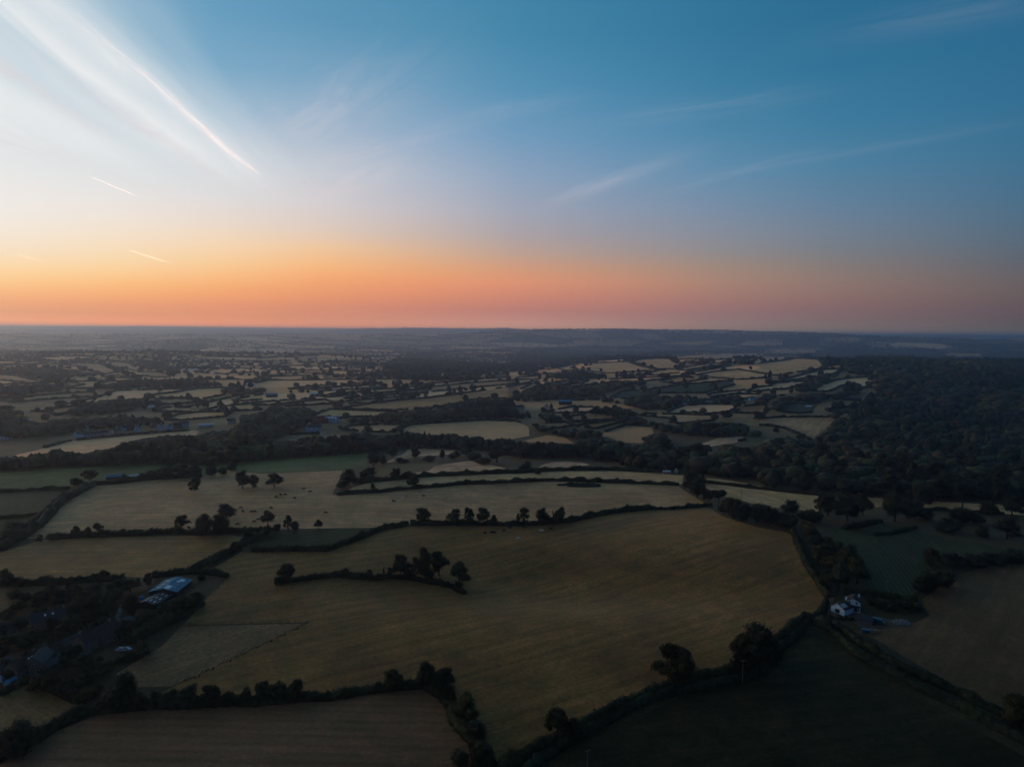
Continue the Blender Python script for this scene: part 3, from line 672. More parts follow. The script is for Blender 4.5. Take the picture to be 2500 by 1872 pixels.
def crown_geo(seed, kind, nleaf, lsize, core=ICO2):
    """crown of unit width (radius .5) and unit height standing over z = 0, as lobes of leaf clumps round dark cores"""
    g = np.random.default_rng(seed)
    lobes = []
    if kind == 'oak':       # wide, rounded, base of the crown at .2
        lobes.append((0, 0, .58, .27, .24))
        for k in range(9):
            a = 2 * math.pi * k / 9 + g.uniform(-.3, .3); r = g.uniform(.20, .34); lobes.append((r * math.cos(a), r * math.sin(a), g.uniform(.24, .60), g.uniform(.14, .21), g.uniform(.12, .18)))
        for k in range(5):
            a = g.uniform(0, 6.28); r = g.uniform(.05, .20); lobes.append((r * math.cos(a), r * math.sin(a), g.uniform(.68, .86), g.uniform(.12, .18), g.uniform(.10, .15)))
    elif kind == 'airy':    # loose, gaps showing through
        for k in range(22):      # a dome of separate boughs
            ph_ = -.25 + 1.75 * ((k * .4142 + .1 * g.random()) % 1); a = 2.4 * k + g.uniform(-.4, .4); lobes.append((.38 * math.cos(ph_) * math.cos(a), .38 * math.cos(ph_) * math.sin(a), .34 + .52 * math.sin(ph_), g.uniform(.10, .15), g.uniform(.09, .13)))
        lobes.append((0, 0, .55, .20, .2))
    elif kind == 'tall':
        for k in range(12):
            z = .22 + .72 * k / 11; a = g.uniform(0, 6.28); r = g.uniform(.05, .22) * (1.2 - z * .8); w = .26 * (1 - abs(z - .45) * .9); lobes.append((r * math.cos(a), r * math.sin(a), z, w, .13))
    elif kind == 'cone':
        for k in range(8):
            z = .14 + .8 * k / 7; w = .40 * (1.03 - z) + .05; lobes.append((g.uniform(-.03, .03), g.uniform(-.03, .03), z, w, .12))
    elif kind == 'dome':    # bush, down to the ground
        lobes.append((0, 0, .40, .36, .40))
        for k in range(9):
            a = 2 * math.pi * k / 9 + g.uniform(-.3, .3); r = g.uniform(.18, .33); lobes.append((r * math.cos(a), r * math.sin(a), g.uniform(.2, .62), g.uniform(.15, .22), g.uniform(.16, .26)))
        for k in range(3):
            a = g.uniform(0, 6.28); r = .14; lobes.append((r * math.cos(a), r * math.sin(a), g.uniform(.68, .82), .17, .16))
    elif kind == 'flat':    # clear trunk and an umbrella head
        for k in range(10):
            a = 2 * math.pi * k / 10 + g.uniform(-.4, .4); r = g.uniform(.1, .34); lobes.append((r * math.cos(a), r * math.sin(a), g.uniform(.62, .86), g.uniform(.13, .19), g.uniform(.10, .14)))
    L = np.array(lobes); Vs, Ts = [], []; o = 0
    for l in L:
        V = lump(core[0], g, .10) * np.array([l[3], l[3], l[4]]) * (.66 if kind == 'airy' else .76) + l[:3]
        Vs.append(V); Ts.append(core[1] + o); o += len(V)
    wgt = L[:, 3] * L[:, 3]; wgt /= wgt.sum()
    pick = g.choice(len(L), nleaf, p=wgt)
    D = g.normal(size=(nleaf, 3)); D /= np.linalg.norm(D, axis=1, keepdims=True)
    rad = np.where(g.random(nleaf) < .72, g.uniform(.74, 1.08, nleaf), g.uniform(1.02, 1.42, nleaf))
    P = L[pick, :3] + D * L[pick, 3:4] * np.array([[1, 1, 0]]) * rad[:, None] + D * L[pick, 4:5] * np.array([[0, 0, 1]]) * rad[:, None]
    ok = P[:, 2] > (.02 if kind == 'dome' else .12); P, D = P[ok], D[ok]
    V, T = leaf_tris(P, D, lsize, g)
    Vs.append(V); Ts.append(T + o)
    V = np.vstack(Vs); T = np.vstack(Ts)
    bend = g.normal(0, .10, 4); V[:, 0] += bend[0] * V[:, 2] + .09 * np.sin(V[:, 2] * 7 + bend[1] * 30); V[:, 1] += bend[2] * V[:, 2] + .06 * np.sin(V[:, 0] * 6 + bend[3] * 30)
    V[:, :2] -= np.median(V[:, :2], 0); V[:, 2] = np.maximum(V[:, 2], 0.0)
    # keep unit width and height
    ext = np.percentile(np.hypot(V[:, 0], V[:, 1]), 98); V[:, :2] *= .5 / ext; V[:, 2] *= 1.0 / np.percentile(V[:, 2], 99.5)
    return V, T
CROWN = {}
for kind, nv in (('oak', 4), ('airy', 3), ('tall', 3), ('dome', 4), ('flat', 2), ('cone', 2)):
    for v in range(nv):
        for lod, (nl, ls, co) in {'hi': (5600, .022, ICO2), 'lo': (1500, .038, ICO2)}.items():
            V, T = crown_geo(100 * len(kind) + 17 * v + 3, kind, nl, ls, co)
            for mk in ('leaf', 'leaf_pale', 'leaf_gold'):
                me = tri_mesh('crown', V, T); me.materials.append(M[mk]); CROWN[(kind, v, lod, mk)] = me
def trunk_geo(seed, kind):
    g = np.random.default_rng(seed); m = MB()
    top = {'oak': .55, 'airy': .8, 'tall': .85, 'dome': .4, 'flat': .75, 'cone': .9, 'bare': .8}[kind]
    r = .030 if kind in ('oak', 'airy', 'flat') else .022
    pts = [(g.uniform(-.01, .01) * k, g.uniform(-.01, .01) * k, -.06 + (top + .06) * k / 5) for k in range(6)]
    m.tube(pts, [r * 1.5, r * 1.15, r, r * .8, r * .6, r * .35], 7)
    for k in range(7 if kind in ('airy', 'bare') else 5):
        z = g.uniform(.25, .55) if kind != 'flat' else g.uniform(.45, .6); a = g.uniform(0, 6.28); l = g.uniform(.16, .34); d = g.uniform(.12, .3)
        p0 = np.array([0, 0, z]); p1 = p0 + [l * .5 * math.cos(a), l * .5 * math.sin(a), d * .6]; p2 = p0 + [l * math.cos(a + .2), l * math.sin(a + .2), d]
        m.tube([p0, p1, p2], [r * .55, r * .4, r * .15], 5)
        if kind in ('bare', 'airy'):
            for q in range(3):
                e = p1 + g.uniform(-.12, .12, 3) + [0, 0, .12]; m.tube([p1, e], [r * .25, r * .06], 4)
    me = m.mesh('trunk', True); me.materials.append(M['bark']); return me
TRUNK = {k: [trunk_geo(7 + i * 5 + len(k), k) for i in range(2)] for k in ('oak', 'airy', 'tall', 'dome', 'flat', 'cone', 'bare')}
NV = {'oak': 4, 'airy': 3, 'tall': 3, 'dome': 4, 'flat': 2, 'cone': 2}
TREES = []       # [apparent size, pos, height, width, kind, label, group, leaf, name]
def add_tree(pos, h, w, kind, label, group=None, leaf='leaf', name='tree', cat='tree'):
    TREES.append([h / np.linalg.norm(pos - CAM), pos, h, w, kind, label, group, leaf, name, cat])
def tree_px(tile, x, y, hpx, wpx, kind, label, group=None, leaf='leaf', name='tree', cat='tree'):
    """a tree whose foot is seen at (x, y) of a photo tile, hpx high and wpx wide there"""
    px, py = src(tile, x, y); s = TILE[tile][2]
    pos = hit(px, py); _, _, z = project(pos)
    h = hpx * s * z / F_PX * 1.02; w = wpx * s * z / F_PX * 1.02
    add_tree(pos, h, w, kind, label, group, leaf, name, cat)
def emit_tree(e, lod):
    _, pos, h, w, kind, label, group, leaf, name, cat = e
    rz = rng.uniform(0, 6.28)
    t = empty(name, pos, rz); t.scale = (w, w * rng.uniform(.85, 1.1), h)
    tag(t, label, cat, group)
    if kind != 'bare':
        link('foliage' if kind == 'dome' else 'crown', CROWN[(kind, int(rng.integers(NV[kind])), lod, leaf)], None, t)
    if kind != 'dome' or lod == 'hi':
        link('stem' if kind == 'dome' else 'trunk', TRUNK[kind][int(rng.integers(2))], None, t)
G_ = dict(
 row='oaks of the three tree groups on the central hedge', base='trees on the hedge at the bottom', village='trees around the farm buildings at lower left',
 villagefront='bushes below the farm gardens', lane='bushes of the hedge bordering the maize', copse='bushes of the copse beside the pale strips', right='trees round the maize field', rb='bushes in front of the brown field at right')
TD = [
 # tile x y height width kind label group leaf
 ('b1',1645,512,118,120,'oak','single round oak standing in the pasture under the left copse',None),
 ('b1',2045,492,148,140,'oak','larger, left oak of a touching pair in the pale pasture',None),
 ('b1',2140,490,118,125,'oak','smaller, right oak of a touching pair in the pale pasture',None),
 ('b2',170,482,118,152,'oak','wide lone oak just right of the oak pair',None),
 ('b1',1785,388,115,120,'dome','round bush tree at the end of the meadow hedge',None),
 ('b1',1880,378,62,80,'dome','low spreading bush beside the round bush tree',None),
 ('b1',1955,342,72,100,'dome','bush at the top corner of the green meadow',None),
 ('b1',1280,402,62,100,'dome','small bush at the left end of the meadow copse',None),
 ('b1',1400,408,112,160,'oak','dark tree left in the meadow copse',None),
 ('b1',1530,408,140,170,'oak','tallest tree of the meadow copse',None),
 ('b1',1640,392,95,130,'oak','dark tree right in the meadow copse',None),
 ('b1',755,425,92,140,'oak','paler rounded tree where the meadow hedge turns',None,'leaf_pale'),
 ('b1',640,470,70,120,'dome','dark bush beside the pale tree on the meadow corner',None),
 ('b1',560,592,72,125,'dome','dark bush growing beside the double hedge at left',None),
 ('b1',1910,742,112,190,'oak','domed oak behind the dark pasture copse',None),
 ('b1',1530,850,135,150,'airy','loose topped tree at the left of the pasture copse',None),
 ('b1',1720,880,178,190,'dome','dark dense tree in the middle of the pasture copse',None),
 ('b1',1860,882,178,210,'dome','broad dense tree at the right of the pasture copse',None),
 ('b1',1440,865,45,80,'dome','low bush at the left foot of the pasture copse',None),
 ('b1',640,902,92,80,'airy','thin crooked tree on the lower hedge at left',None),
 ('b1',742,905,92,80,'oak','small dark tree beside the thin crooked one',None),
 ('b1',825,895,115,95,'airy','open topped tree in the middle of the lower left hedge',None),
 ('b1',890,895,65,60,'bare','leafless small tree on the lower left hedge',None),
 ('b1',335,932,52,72,'dome','small bush left of two at the hedge end',None),
 ('b1',420,924,54,72,'dome','small bush right of two at the hedge end',None),
 ('b1',1200,885,26,45,'dome','tiny round bush on the hedge left of the copse',None),
 ('b1',2100,935,82,110,'airy','small tree where the crop field corner meets the hedge',None),
 ('b1',1990,1030,92,95,'dome','dark bush on the hedge sloping up to the crop field',None),
 ('b1',120,870,95,190,'dome','wide dark bush above the left lane',None),
 ('b1',270,850,75,130,'dome','dark bush beside the lane, right of the wide one',None),
 ('b1',80,930,90,170,'dome','dark bush below the lane near the left edge',None),
 ('b1',190,905,65,120,'dome','dark lane bush between the wide one and the hedge',None),
 ('b1',30,524,32,90,'dome','low bush at the left end of the field boundary',None),
 ('b2',118,802,118,125,'oak','round tree on the hedge right of the cattle',None),
 ('b2',110,885,82,110,'dome','dark bush below the round hedge tree',None),
 ('b2',195,855,66,80,'dome','small dark bush at the crop field corner',None),
 ('b2',288,842,122,90,'airy','loose tall tree at the top of the crop field',None),
 ('b2',345,842,72,85,'dome','bush joined to the loose tall tree',None),
 ('b2',545,832,74,76,'oak','small lone tree at the edge of the crop field',None),
 ('b2',760,495,110,120,'dome','lower left part of the dark clump at the hedge end',None),
 ('b2',800,470,138,165,'oak','big dark tree of the clump at the hedge end',None),
 ('b2',965,430,118,160,'oak','rounded tree right of the dark clump',None),
 ('b2',1195,418,98,112,'oak','dark round tree in front of the straw patch',None),
 ('b2',1003,518,70,45,'airy','slim small tree in the narrow strip',None),
 ('b2',1342,492,108,118,'oak','spreading oak in the narrow pale strip',None),
 ('b2',1010,302,132,140,'oak','dark tree at the corner of the green meadow',None),
 ('b2',1090,290,80,90,'dome','bush beside the meadow corner tree',None),
 ('b2',1175,232,112,100,'oak','tree rising above the small straw meadow at its left',None),
 ('b2',1365,245,126,110,'tall','tall dark tree in front of the small straw meadow',None),
 ('b2',1240,275,45,140,'dome','low scrub below the small straw meadow',None),
 ('b2',1480,265,50,120,'dome','low scrub right of the tall dark tree',None),
 ('b2',1590,240,80,62,'tall','slim dark tree at the right of the straw meadow',None),
 ('b2',1690,240,60,120,'dome','dark scrub right of the slim dark tree',None),
 ('b2',1790,218,92,140,'oak','round tree at the right end of the straw meadow',None),
 ('b2',1850,255,70,150,'dome','dark bush above the rough straw patch',None),
 ('b2',2050,270,150,190,'oak','large rounded tree right above the rough straw patch',None),
 ('b2',1940,290,60,140,'dome','low dark bush at the corner of the straw patch',None),
 ('b3',150,345,85,120,'dome','dark bush between the straw patch and the pale circle',None),
 ('b3',250,372,50,70,'dome','small bush on the hedge below the pale circle',None),
 ('b2',1425,790,132,145,'oak','lone spreading oak, leftmost on the central hedge',None),
 ('b2',1690,802,136,145,'oak','oak at the left of the middle tree group on the central hedge',None),
 ('b2',1815,802,148,115,'airy','leaning oak second in the middle group of the central hedge',None),
 ('b2',1935,802,146,120,'oak','oak third in the middle group of the central hedge',None),
 ('b2',2025,800,88,62,'oak','small tree at the right end of the middle group',None),
 ('b2',1900,800,30,30,'dome','tiny bush between trunks of the middle group',None),
 ('b3',130,802,148,135,'airy','open oak with visible limbs on the central hedge, right group',None),
 ('b3',290,798,138,140,'oak','dense oak in the right group on the central hedge',None),
 ('b3',440,780,128,118,'oak','oak at the right of the right group on the central hedge',None),
 ('b3',380,806,128,24,'tall','thin ivy covered stem between the right group oaks',None),
 ('b3',404,800,120,18,'tall','second thin ivy stem in the right group',None),
 ('b3',535,766,96,50,'bare','leafless dead tree at the end of the right group',None),
 ('c2',265,176,160,168,'oak','dense round oak at the left end of the curved hedge',None),
 ('c2',1180,130,180,150,'oak','open tree at the left of the big group on the curved hedge',None),
 ('c2',1380,165,280,170,'tall','tall dense tree in the middle of the curved hedge group',None),
 ('c2',1300,120,150,100,'airy','pale topped tree in the curved hedge group',None,'leaf_pale'),
 ('c2',1490,118,200,170,'oak','wide oak at the right of the curved hedge group',None),
 ('c2',1655,215,205,200,'airy','loose spreading tree near the end of the curved hedge',None),
 ('c2',930,142,78,80,'dome','round bush on the curved hedge',None),
 ('c2',1095,128,80,52,'oak','small dark tree left of the big hedge group',None),
 ('c2',1045,120,80,25,'tall','very slim young tree on the curved hedge',None),
 ('c2',455,124,62,18,'bare','thin bare sapling above the curved hedge',None),
 ('c2',1115,1045,172,175,'oak','rounded tree on the bottom hedge left of the corner',None),
 ('c2',1385,1020,210,190,'oak','tall tree at the corner of the bottom hedge',None),
 ('c2',1525,1070,215,200,'oak','broad tree just right of the bottom hedge corner',None),
 ('c2',1570,1140,150,140,'dome','dark bush below the bottom hedge corner',None),
 ('c2',1700,1290,220,220,'oak','dense round tree on the hedge going down to the bottom edge',None),
 ('c2',1790,1440,165,190,'dome','dark bush low on the hedge by the bottom edge',None),
 ('c2',1660,1660,150,200,'dome','dark bush cut by the bottom edge of the view',None),
 ('c2',1830,1640,170,220,'dome','dark bush beside the bottom edge, right of the stubble',None),
 ('c2',80,1125,165,160,'dome','bush left of three on the bottom hedge',None),
 ('c2',205,1118,155,150,'dome','bush in the middle of three on the bottom hedge',None),
 ('c2',335,1115,162,160,'oak','bush tree right of three on the bottom hedge',None),
 ('c1',990,1200,295,270,'oak','largest dark tree on the bottom left hedge',None),
 ('c1',1120,1195,155,150,'dome','bush right of the largest tree at the bottom left',None),
 ('c1',840,1200,125,150,'dome','paler bush left of the largest tree at bottom left',None,'leaf_pale'),
 ('c1',1250,1165,125,120,'dome','low bush on the bottom hedge',G_['base']),
 ('c1',1385,1155,125,160,'dome','low bush on the bottom hedge',G_['base']),
 ('c1',1515,1155,155,190,'oak','round tree in the bottom hedge row',None),
 ('c1',1695,1155,155,165,'oak','pointed round tree in the bottom hedge row',None),
 ('c1',1850,1145,100,130,'dome','low bush on the bottom hedge',G_['base']),
 ('c1',1985,1145,130,120,'dome','low bush on the bottom hedge',G_['base']),
 ('c1',150,1540,255,320,'dome','huge dark bush in the bottom left corner',None),
 ('c1',290,1025,112,165,'dome','dark bush below the farm gardens',G_['villagefront']),
 ('c1',410,1035,135,165,'dome','dark bush below the farm gardens',G_['villagefront']),
 ('c1',490,1070,135,175,'dome','dark bush below the farm gardens',G_['villagefront']),
 ('c1',600,1090,135,170,'dome','dark bush below the farm gardens',G_['villagefront']),
 ('c1',690,1140,120,170,'dome','dark bush below the farm gardens',G_['villagefront']),
 ('c1',770,1090,100,150,'dome','dark bush below the farm gardens',G_['villagefront']),
 ('c1',50,212,155,120,'oak','tree at the left edge above the farm',None),
 ('c1',170,212,72,110,'dome','low hedge bush at the left edge above the farm',None),
 ('c1',290,182,42,60,'dome','tiny bush on the hedge above the farm',None),
 ('c1',552,225,75,52,'cone','small pointed tree behind the farm',None),
 ('c1',600,290,105,130,'airy','pale loose tree behind the farm',None,'leaf_pale'),
 ('c1',840,156,90,88,'oak','small round tree on the hedge behind the farm',None),
 ('c1',1192,212,120,78,'oak','slim round tree left of the blue roofed barn',None),
 ('c1',1110,195,62,62,'airy','small pale tree left of the blue roofed barn',None,'leaf_pale'),
 ('c1',1622,155,58,80,'dome','small bush right of the blue roofed barn',None),
]
for x, y, h, w in ((490,385,155,160),(300,372,98,92),(740,335,155,210),(865,425,165,190),(960,255,115,160),(1050,250,105,160),(770,430,190,220),(640,440,120,160),(700,400,170,200),(920,330,140,170)):
    TD.append(('c1', x, y, h, w, 'oak', 'dark broadleaf tree crowded behind the farm buildings', 'trees crowded behind the farm buildings'))
for x, y, h, w in ((1060,470,200,170),(1420,440,150,190),(1580,345,98,130),(1340,440,115,170),(1190,505,95,200),(1500,400,120,150)):
    TD.append(('c1', x, y, h, w, 'oak', 'dark tree screening the shed with white rooflights', 'trees screening the shed with white rooflights'))
for x, y, h, w in ((330,440,70,130),(420,570,125,95),(560,605,165,185),(690,605,95,125),(270,625,95,190),(150,690,110,210),(50,720,130,170),(800,525,75,140),(1140,765,118,160),(1000,685,65,95),(670,890,140,160),(530,880,118,120),(805,800,34,60),(350,730,65,160),(240,760,50,120),(1090,560,100,160),(880,560,60,100)):
    TD.append(('c1', x, y, h, w, 'dome' if h < 100 else 'oak', 'dark garden tree between the houses at lower left', 'garden trees between the houses at lower left', 'leaf_pale' if (x, y) in ((560,605),(690,605)) else 'leaf'))
TD += [
 ('c3',1355,992,305,400,'airy','large spreading tree with gaps on the lower right hedge',None),
 ('c3',1870,900,300,230,'airy','left half of the big dark tree pair by the lane',None),
 ('c3',2020,900,410,340,'oak','taller, right tree of the big dark pair by the lane',None),
 ('c3',400,1440,255,230,'airy','dark open tree low on the hedge near the bottom edge',None),
 ('c3',520,1440,180,150,'dome','dark bush beside the low open tree',None),
 ('c3',720,1275,65,160,'dome','low bush on the hedge of the bottom right pasture',None),
 ('c4',2060,1340,265,280,'dome','dark bush cut by the right edge near the bottom',None),
 ('b4',720,1215,240,255,'oak','big rounded dark tree beside the maize rows',None),
 ('b4',390,870,100,140,'dome','yellowish bush topping the hedge beside the maize',None,'leaf_gold'),
 ('b4',560,722,185,200,'oak','tree at the corner of the pale strip and the maize',None),
 ('b4',495,690,140,110,'airy','thin open tree at the end of the pale strip',None),
 ('b4',720,765,210,250,'oak','dark tree above the maize field, left',None),
 ('b4',850,720,185,170,'oak','dark tree in the row above the maize',None),
 ('b4',680,545,145,155,'oak','pale crowned tree at the edge of the wood',None,'leaf_pale'),
 ('b4',1120,770,240,230,'oak','largest tree standing above the maize field',None),
 ('b4',1330,650,190,240,'oak','wide tree behind the largest one above the maize',None),
 ('b4',1270,745,165,200,'dome','dark dense bush right of the largest maize tree',None),
 ('b4',1690,690,258,190,'flat','tall tree with clear double trunk before the pale strip',None),
 ('b4',1920,720,120,155,'dome','round bush right of the clear trunked tree',None),
 ('b4',2110,720,165,190,'oak','dark tree near the right edge on the pale strip',None),
 ('b4',1380,750,80,150,'dome','low bush at the top right of the maize',None),
 ('b4',1690,790,140,200,'dome','dark bush in front of the clear trunked tree',None),
 ('b4',1800,790,110,150,'dome','dark bush right of the front bush',None),
 ('b4',2070,915,195,230,'oak','round dark tree at the right edge above the maize',None),
 ('b4',1860,905,95,135,'dome','dark bush left of the round tree at right',None),
 ('b4',1570,860,115,210,'dome','dark bush at the upper edge of the maize',None),
 ('b4',1415,1100,110,140,'dome','lone bush inside the maize field',None),
 ('b4',760,830,60,140,'dome','low dark bush within the maize top corner',None),
 ('b3',1510,388,100,95,'oak','paler tree at the top of the hedge copse',None,'leaf_pale'),
 ('b3',1640,465,92,60,'tall','thin pale tree right in the hedge copse',None,'leaf_pale'),
 ('b3',1775,668,165,140,'flat','domed umbrella shaped tree right of the hedge copse',None),
 ('b3',1470,250,105,120,'oak','round tree at the edge of the middle wood',None),
]
for x, y, h, w in ((1540,520,165,150),(1600,575,180,170),(1555,450,110,140),(1690,600,95,110)): TD.append(('b3', x, y, h, w, 'oak', 'dark tree packed in the hedge copse', 'dark trees packed in the hedge copse'))
for x, y, h, w in ((1900,745,175,210),(1985,768,158,190),(2100,785,165,180),(2180,795,155,160),(1830,700,110,130)): TD.append(('b3', x, y, h, w, 'dome', 'dark bush in the thick hedge right of the domed tree', 'bushes of the thick hedge right of the domed tree'))
for x, y, h, w in ((30,745,115,150),(90,785,125,170),(240,705,115,150),(210,830,135,190),(430,785,115,180),(340,760,80,120)): TD.append(('b4', x, y, h, w, 'dome', 'dark bush in the thick hedge under the pale strip', 'bushes of the thick hedge under the pale strip'))
for x, y, h, w in ((420,940,105,170),(455,1010,125,190),(520,1110,155,230),(610,1190,135,210),(640,1080,140,190),(560,1010,110,150)): TD.append(('b4', x, y, h, w, 'dome', 'rounded bush along the hedge between hayfield and maize', G_['lane']))
for x, y, h, w in ((2110,1120,120,200),(1950,1130,95,200),(1800,1150,100,200),(1610,1140,105,190),(1440,1165,165,170),(1520,1210,140,200)): TD.append(('b4', x, y, h, w, 'dome', 'dark bush in the row between maize and brown field', G_['rb']))
for x, y, h, w in ((1340,255,170,200),(1470,210,150,200),(1270,240,90,130)): TD.append(('c4', x, y, h, w, 'dome', 'dark bush at the corner of the brown field behind the house', 'bushes at the corner of the brown field'))
for x, y, h, w in ((950,385,60,90),(1050,400,70,110),(1160,390,80,120),(1250,400,70,100),(880,330,60,110),(700,330,50,90)): TD.append(('c4', x, y, h, w, 'dome', 'low dark shrub in the garden beside the white house', 'shrubs in the garden beside the white house'))
for x, y, h, w in ((30,900,110,150),(100,950,90,130),(200,700,110,150),(20,780,110,140),(300,760,80,120),(420,800,80,120),(520,760,70,110),(360,960,100,140),(700,820,70,110),(560,560,130,150),(880,640,70,110),(120,300,70,120),(210,330,80,120),(330,330,90,130),(400,300,120,150),(560,330,120,150),(150,400,90,140),(60,480,90,150),(20,600,110,160),(150,560,110,150),(480,480,120,150),(600,470,130,160),(720,520,110,150),(830,470,120,150),(380,660,70,110),(470,720,70,110),(640,740,80,130),(720,700,60,90),(960,620,80,110),(1010,560,90,120),(240,860,60,110),(120,860,60,110),(760,960,90,140),(860,900,60,110),(660,960,100,150)):
    TD.append(('c1', x, y, h, w, 'dome', 'dark bush among the houses and yards at lower left', 'bushes among the houses and yards at lower left'))
for x, y, h, w in ((330,790,90,160),(470,800,80,140),(150,790,90,150),(620,820,60,130)): TD.append(('h', x, y, h, w, 'dome', 'small bush before the white house gable', 'small bushes before the white house gable'))
for x, y, h, w in ((620,230,230,210),(760,180,200,200),(520,210,150,160)): TD.append(('c4', x, y, h, w, 'oak', 'dark tree in the shade behind the white house', 'trees behind the white house'))
for t in TD:
    tree_px(*t[:6], t[6], t[7], *(t[8:9] or ('leaf',)), **({'name': 'bush', 'cat': 'bush'} if t[5] == 'dome' else {}))
# middle distance trees that stand alone in their fields
MD = [('a1',1590,748,60,68,'oak','round tree in the tan field at left'),('a1',1530,735,30,32,'oak','small round tree left of the round tree in the tan field'),
 ('a1',912,722,50,70,'oak','tree on the pink strips at left'),('a1',800,760,95,55,'tall','tall tree on the pink strips at left'),('a1',660,752,45,45,'oak','tree on the grey green field at left'),('a1',1350,685,40,40,'oak','tree on the top edge of the tan field'),
 ('a1',1965,840,55,50,'oak','lone tree on the long straw hedge'),('a1',1865,830,80,70,'oak','tall tree beside the long straw hedge'),('a1',2170,832,45,40,'airy','pale thin tree on the long straw hedge','leaf_pale'),
 ('a2',960,1018,55,80,'oak','round tree on the hedge of the brown stubble'),('a2',1180,1025,40,70,'oak','low tree right on the hedge of the brown stubble'),('a2',730,1000,40,60,'oak','tree right of the long white house'),
 ('a2',607,665,35,38,'oak','small tree on the pink strips, left'),('a2',825,655,40,38,'oak','round tree on the pink strips'),('a2',890,642,32,45,'airy','loose tree on the pink strips'),('a2',955,695,52,52,'oak','dark round tree on the third pink strip'),
 ('a2',1215,705,95,60,'tall','tall dark tree on the dark strip'),('a2',1280,668,52,48,'oak','tree on the yellowish strip'),('a2',1380,728,55,50,'oak','dark tree at the end of the pale green field'),('a2',1450,725,52,48,'oak','dark tree just right of the pale green field'),
 ('a2',1040,770,50,45,'oak','left of two trees on the pale green field'),('a2',1075,768,42,40,'oak','right of two trees on the pale green field'),('a2',755,715,28,34,'oak','small tree above the pale green field'),('a2',600,732,24,26,'dome','small bush above the tan field'),
 ('a2',1655,705,62,40,'tall','slim dark tree on the olive strip'),('a2',1745,722,58,50,'oak','dark tree on the upper olive slope'),('a2',1785,770,68,66,'oak','big round tree on the long olive slope'),('a2',1840,668,48,60,'oak','tree on the upper olive strip'),
 ('a2',785,828,28,34,'dome','bush on the lower edge of the olive slope'),('a2',1010,640,70,60,'oak','dark tree on the pink strips, tallest'),('a2',1180,628,45,40,'oak','tree behind the yellowish strip'),('a2',1370,612,60,55,'oak','tree before the valley wood'),
 ('a2',205,800,48,64,'oak','dark tree left of the tan field'),('a2',415,815,55,44,'oak','tree below the tan field'),('a2',740,790,50,70,'oak','dark tree right of the tan field'),
 ('a3',1142,455,30,34,'oak','lone round tree on the hill crest'),('a3',555,492,34,55,'oak','round tree on the left hill field'),('a3',785,508,28,34,'dome','bush in the pale hill field'),('a3',480,462,0,0,'',''),
 ('a3',640,932,62,68,'oak','round oak standing in the straw strip at right'),('a3',520,925,50,56,'oak','round oak left of the straw strip oak'),('a3',740,890,90,100,'oak','left oak of the dark row over the pink strip'),('a3',830,885,85,95,'oak','second oak of the dark row over the pink strip'),('a3',895,905,75,80,'oak','third oak of the dark row over the pink strip'),
 ('a3',1500,660,58,68,'oak','dark tree in the dark green hillside field'),('a3',1490,605,42,40,'oak','small tree on the hillside hedge'),('a3',1735,640,40,66,'oak','dark bush tree right on the hillside'),('a3',1380,612,30,60,'dome','bush on the olive hillside field'),
 ('a3',1310,560,40,90,'dome','wide bush under the straw hillside field'),('a3',1400,690,20,40,'dome','small bush under the hillside'),('a3',1490,856,20,30,'dome','small bush under the bright pink field'),
 ('a3',2115,918,75,100,'oak','round dark tree left of the large pale field'),('a3',1840,910,75,125,'oak','dark trees at the gate of the green field'),('a3',1395,950,70,80,'tall','dark tree over the tan field at right'),
 ('a4',385,402,48,100,'oak','round dark clump beside the white bungalow'),('a4',120,1020,65,60,'cone','slim conifer left of the large pale field'),('a4',330,1085,50,80,'oak','pale round tree at the foot of the large field','leaf_pale'),('a4',60,625,60,100,'oak','tree left of the bright straw strip'),('a4',320,660,50,140,'oak','dark tree row on the bright straw field'),
 ('a4',740,700,95,130,'oak','largest dark tree over the scrap yard'),('a4',820,690,60,70,'oak','dark tree right of the scrap yard trees')]
for e in MD:
    if e[3]: tree_px(*e[:6], e[6], None, *(e[7:8] or ('leaf',)), **({'name': 'bush', 'cat': 'bush'} if e[5] == 'dome' else {}))

# ------------------------------------------------------------------ trees scattered through the woods
WLAB = {'belt': ('dark tree in the wooded belt across the middle', 'trees of the wooded belt'), 'middle wood': ('dark tree in the wood at the centre right', 'trees of the centre right wood'),
        'great wood': ('dark tree in the great wood on the right', 'trees of the great wood'), 'hedge trees': ('dark tree in the row behind the centre right wood', 'trees behind the centre right wood'),
        'lane trees': ('dark tree among the clumps above the wooded belt', 'trees above the wooded belt')}
WOODPTS = []     # x y z h w
def proj_v(X, Y, Z):
    v = np.stack([X, Y, Z], -1) - CAM; z = v @ fw
    return CX + F_PX * (v @ rt) / z, CY - F_PX * (v @ up) / z
FIELD_PX = [np.array(path(e[0])) for e in NEAR]
def covers_field(X, Y, Z, h):
    px, py = proj_v(X, Y, Z + h); ins = np.zeros(len(X), bool)
    bx, by = proj_v(X, Y, Z)
    for q in FIELD_PX[27:]:
        lo, hi = q.min(0), q.max(0)
        k = (px > lo[0]) & (px < hi[0]) & (py > lo[1]) & (py < hi[1]) & ~ins
        if k.any(): r = np.zeros_like(ins); r[k] = pip(px[k], py[k], q); ins |= r
    return ins
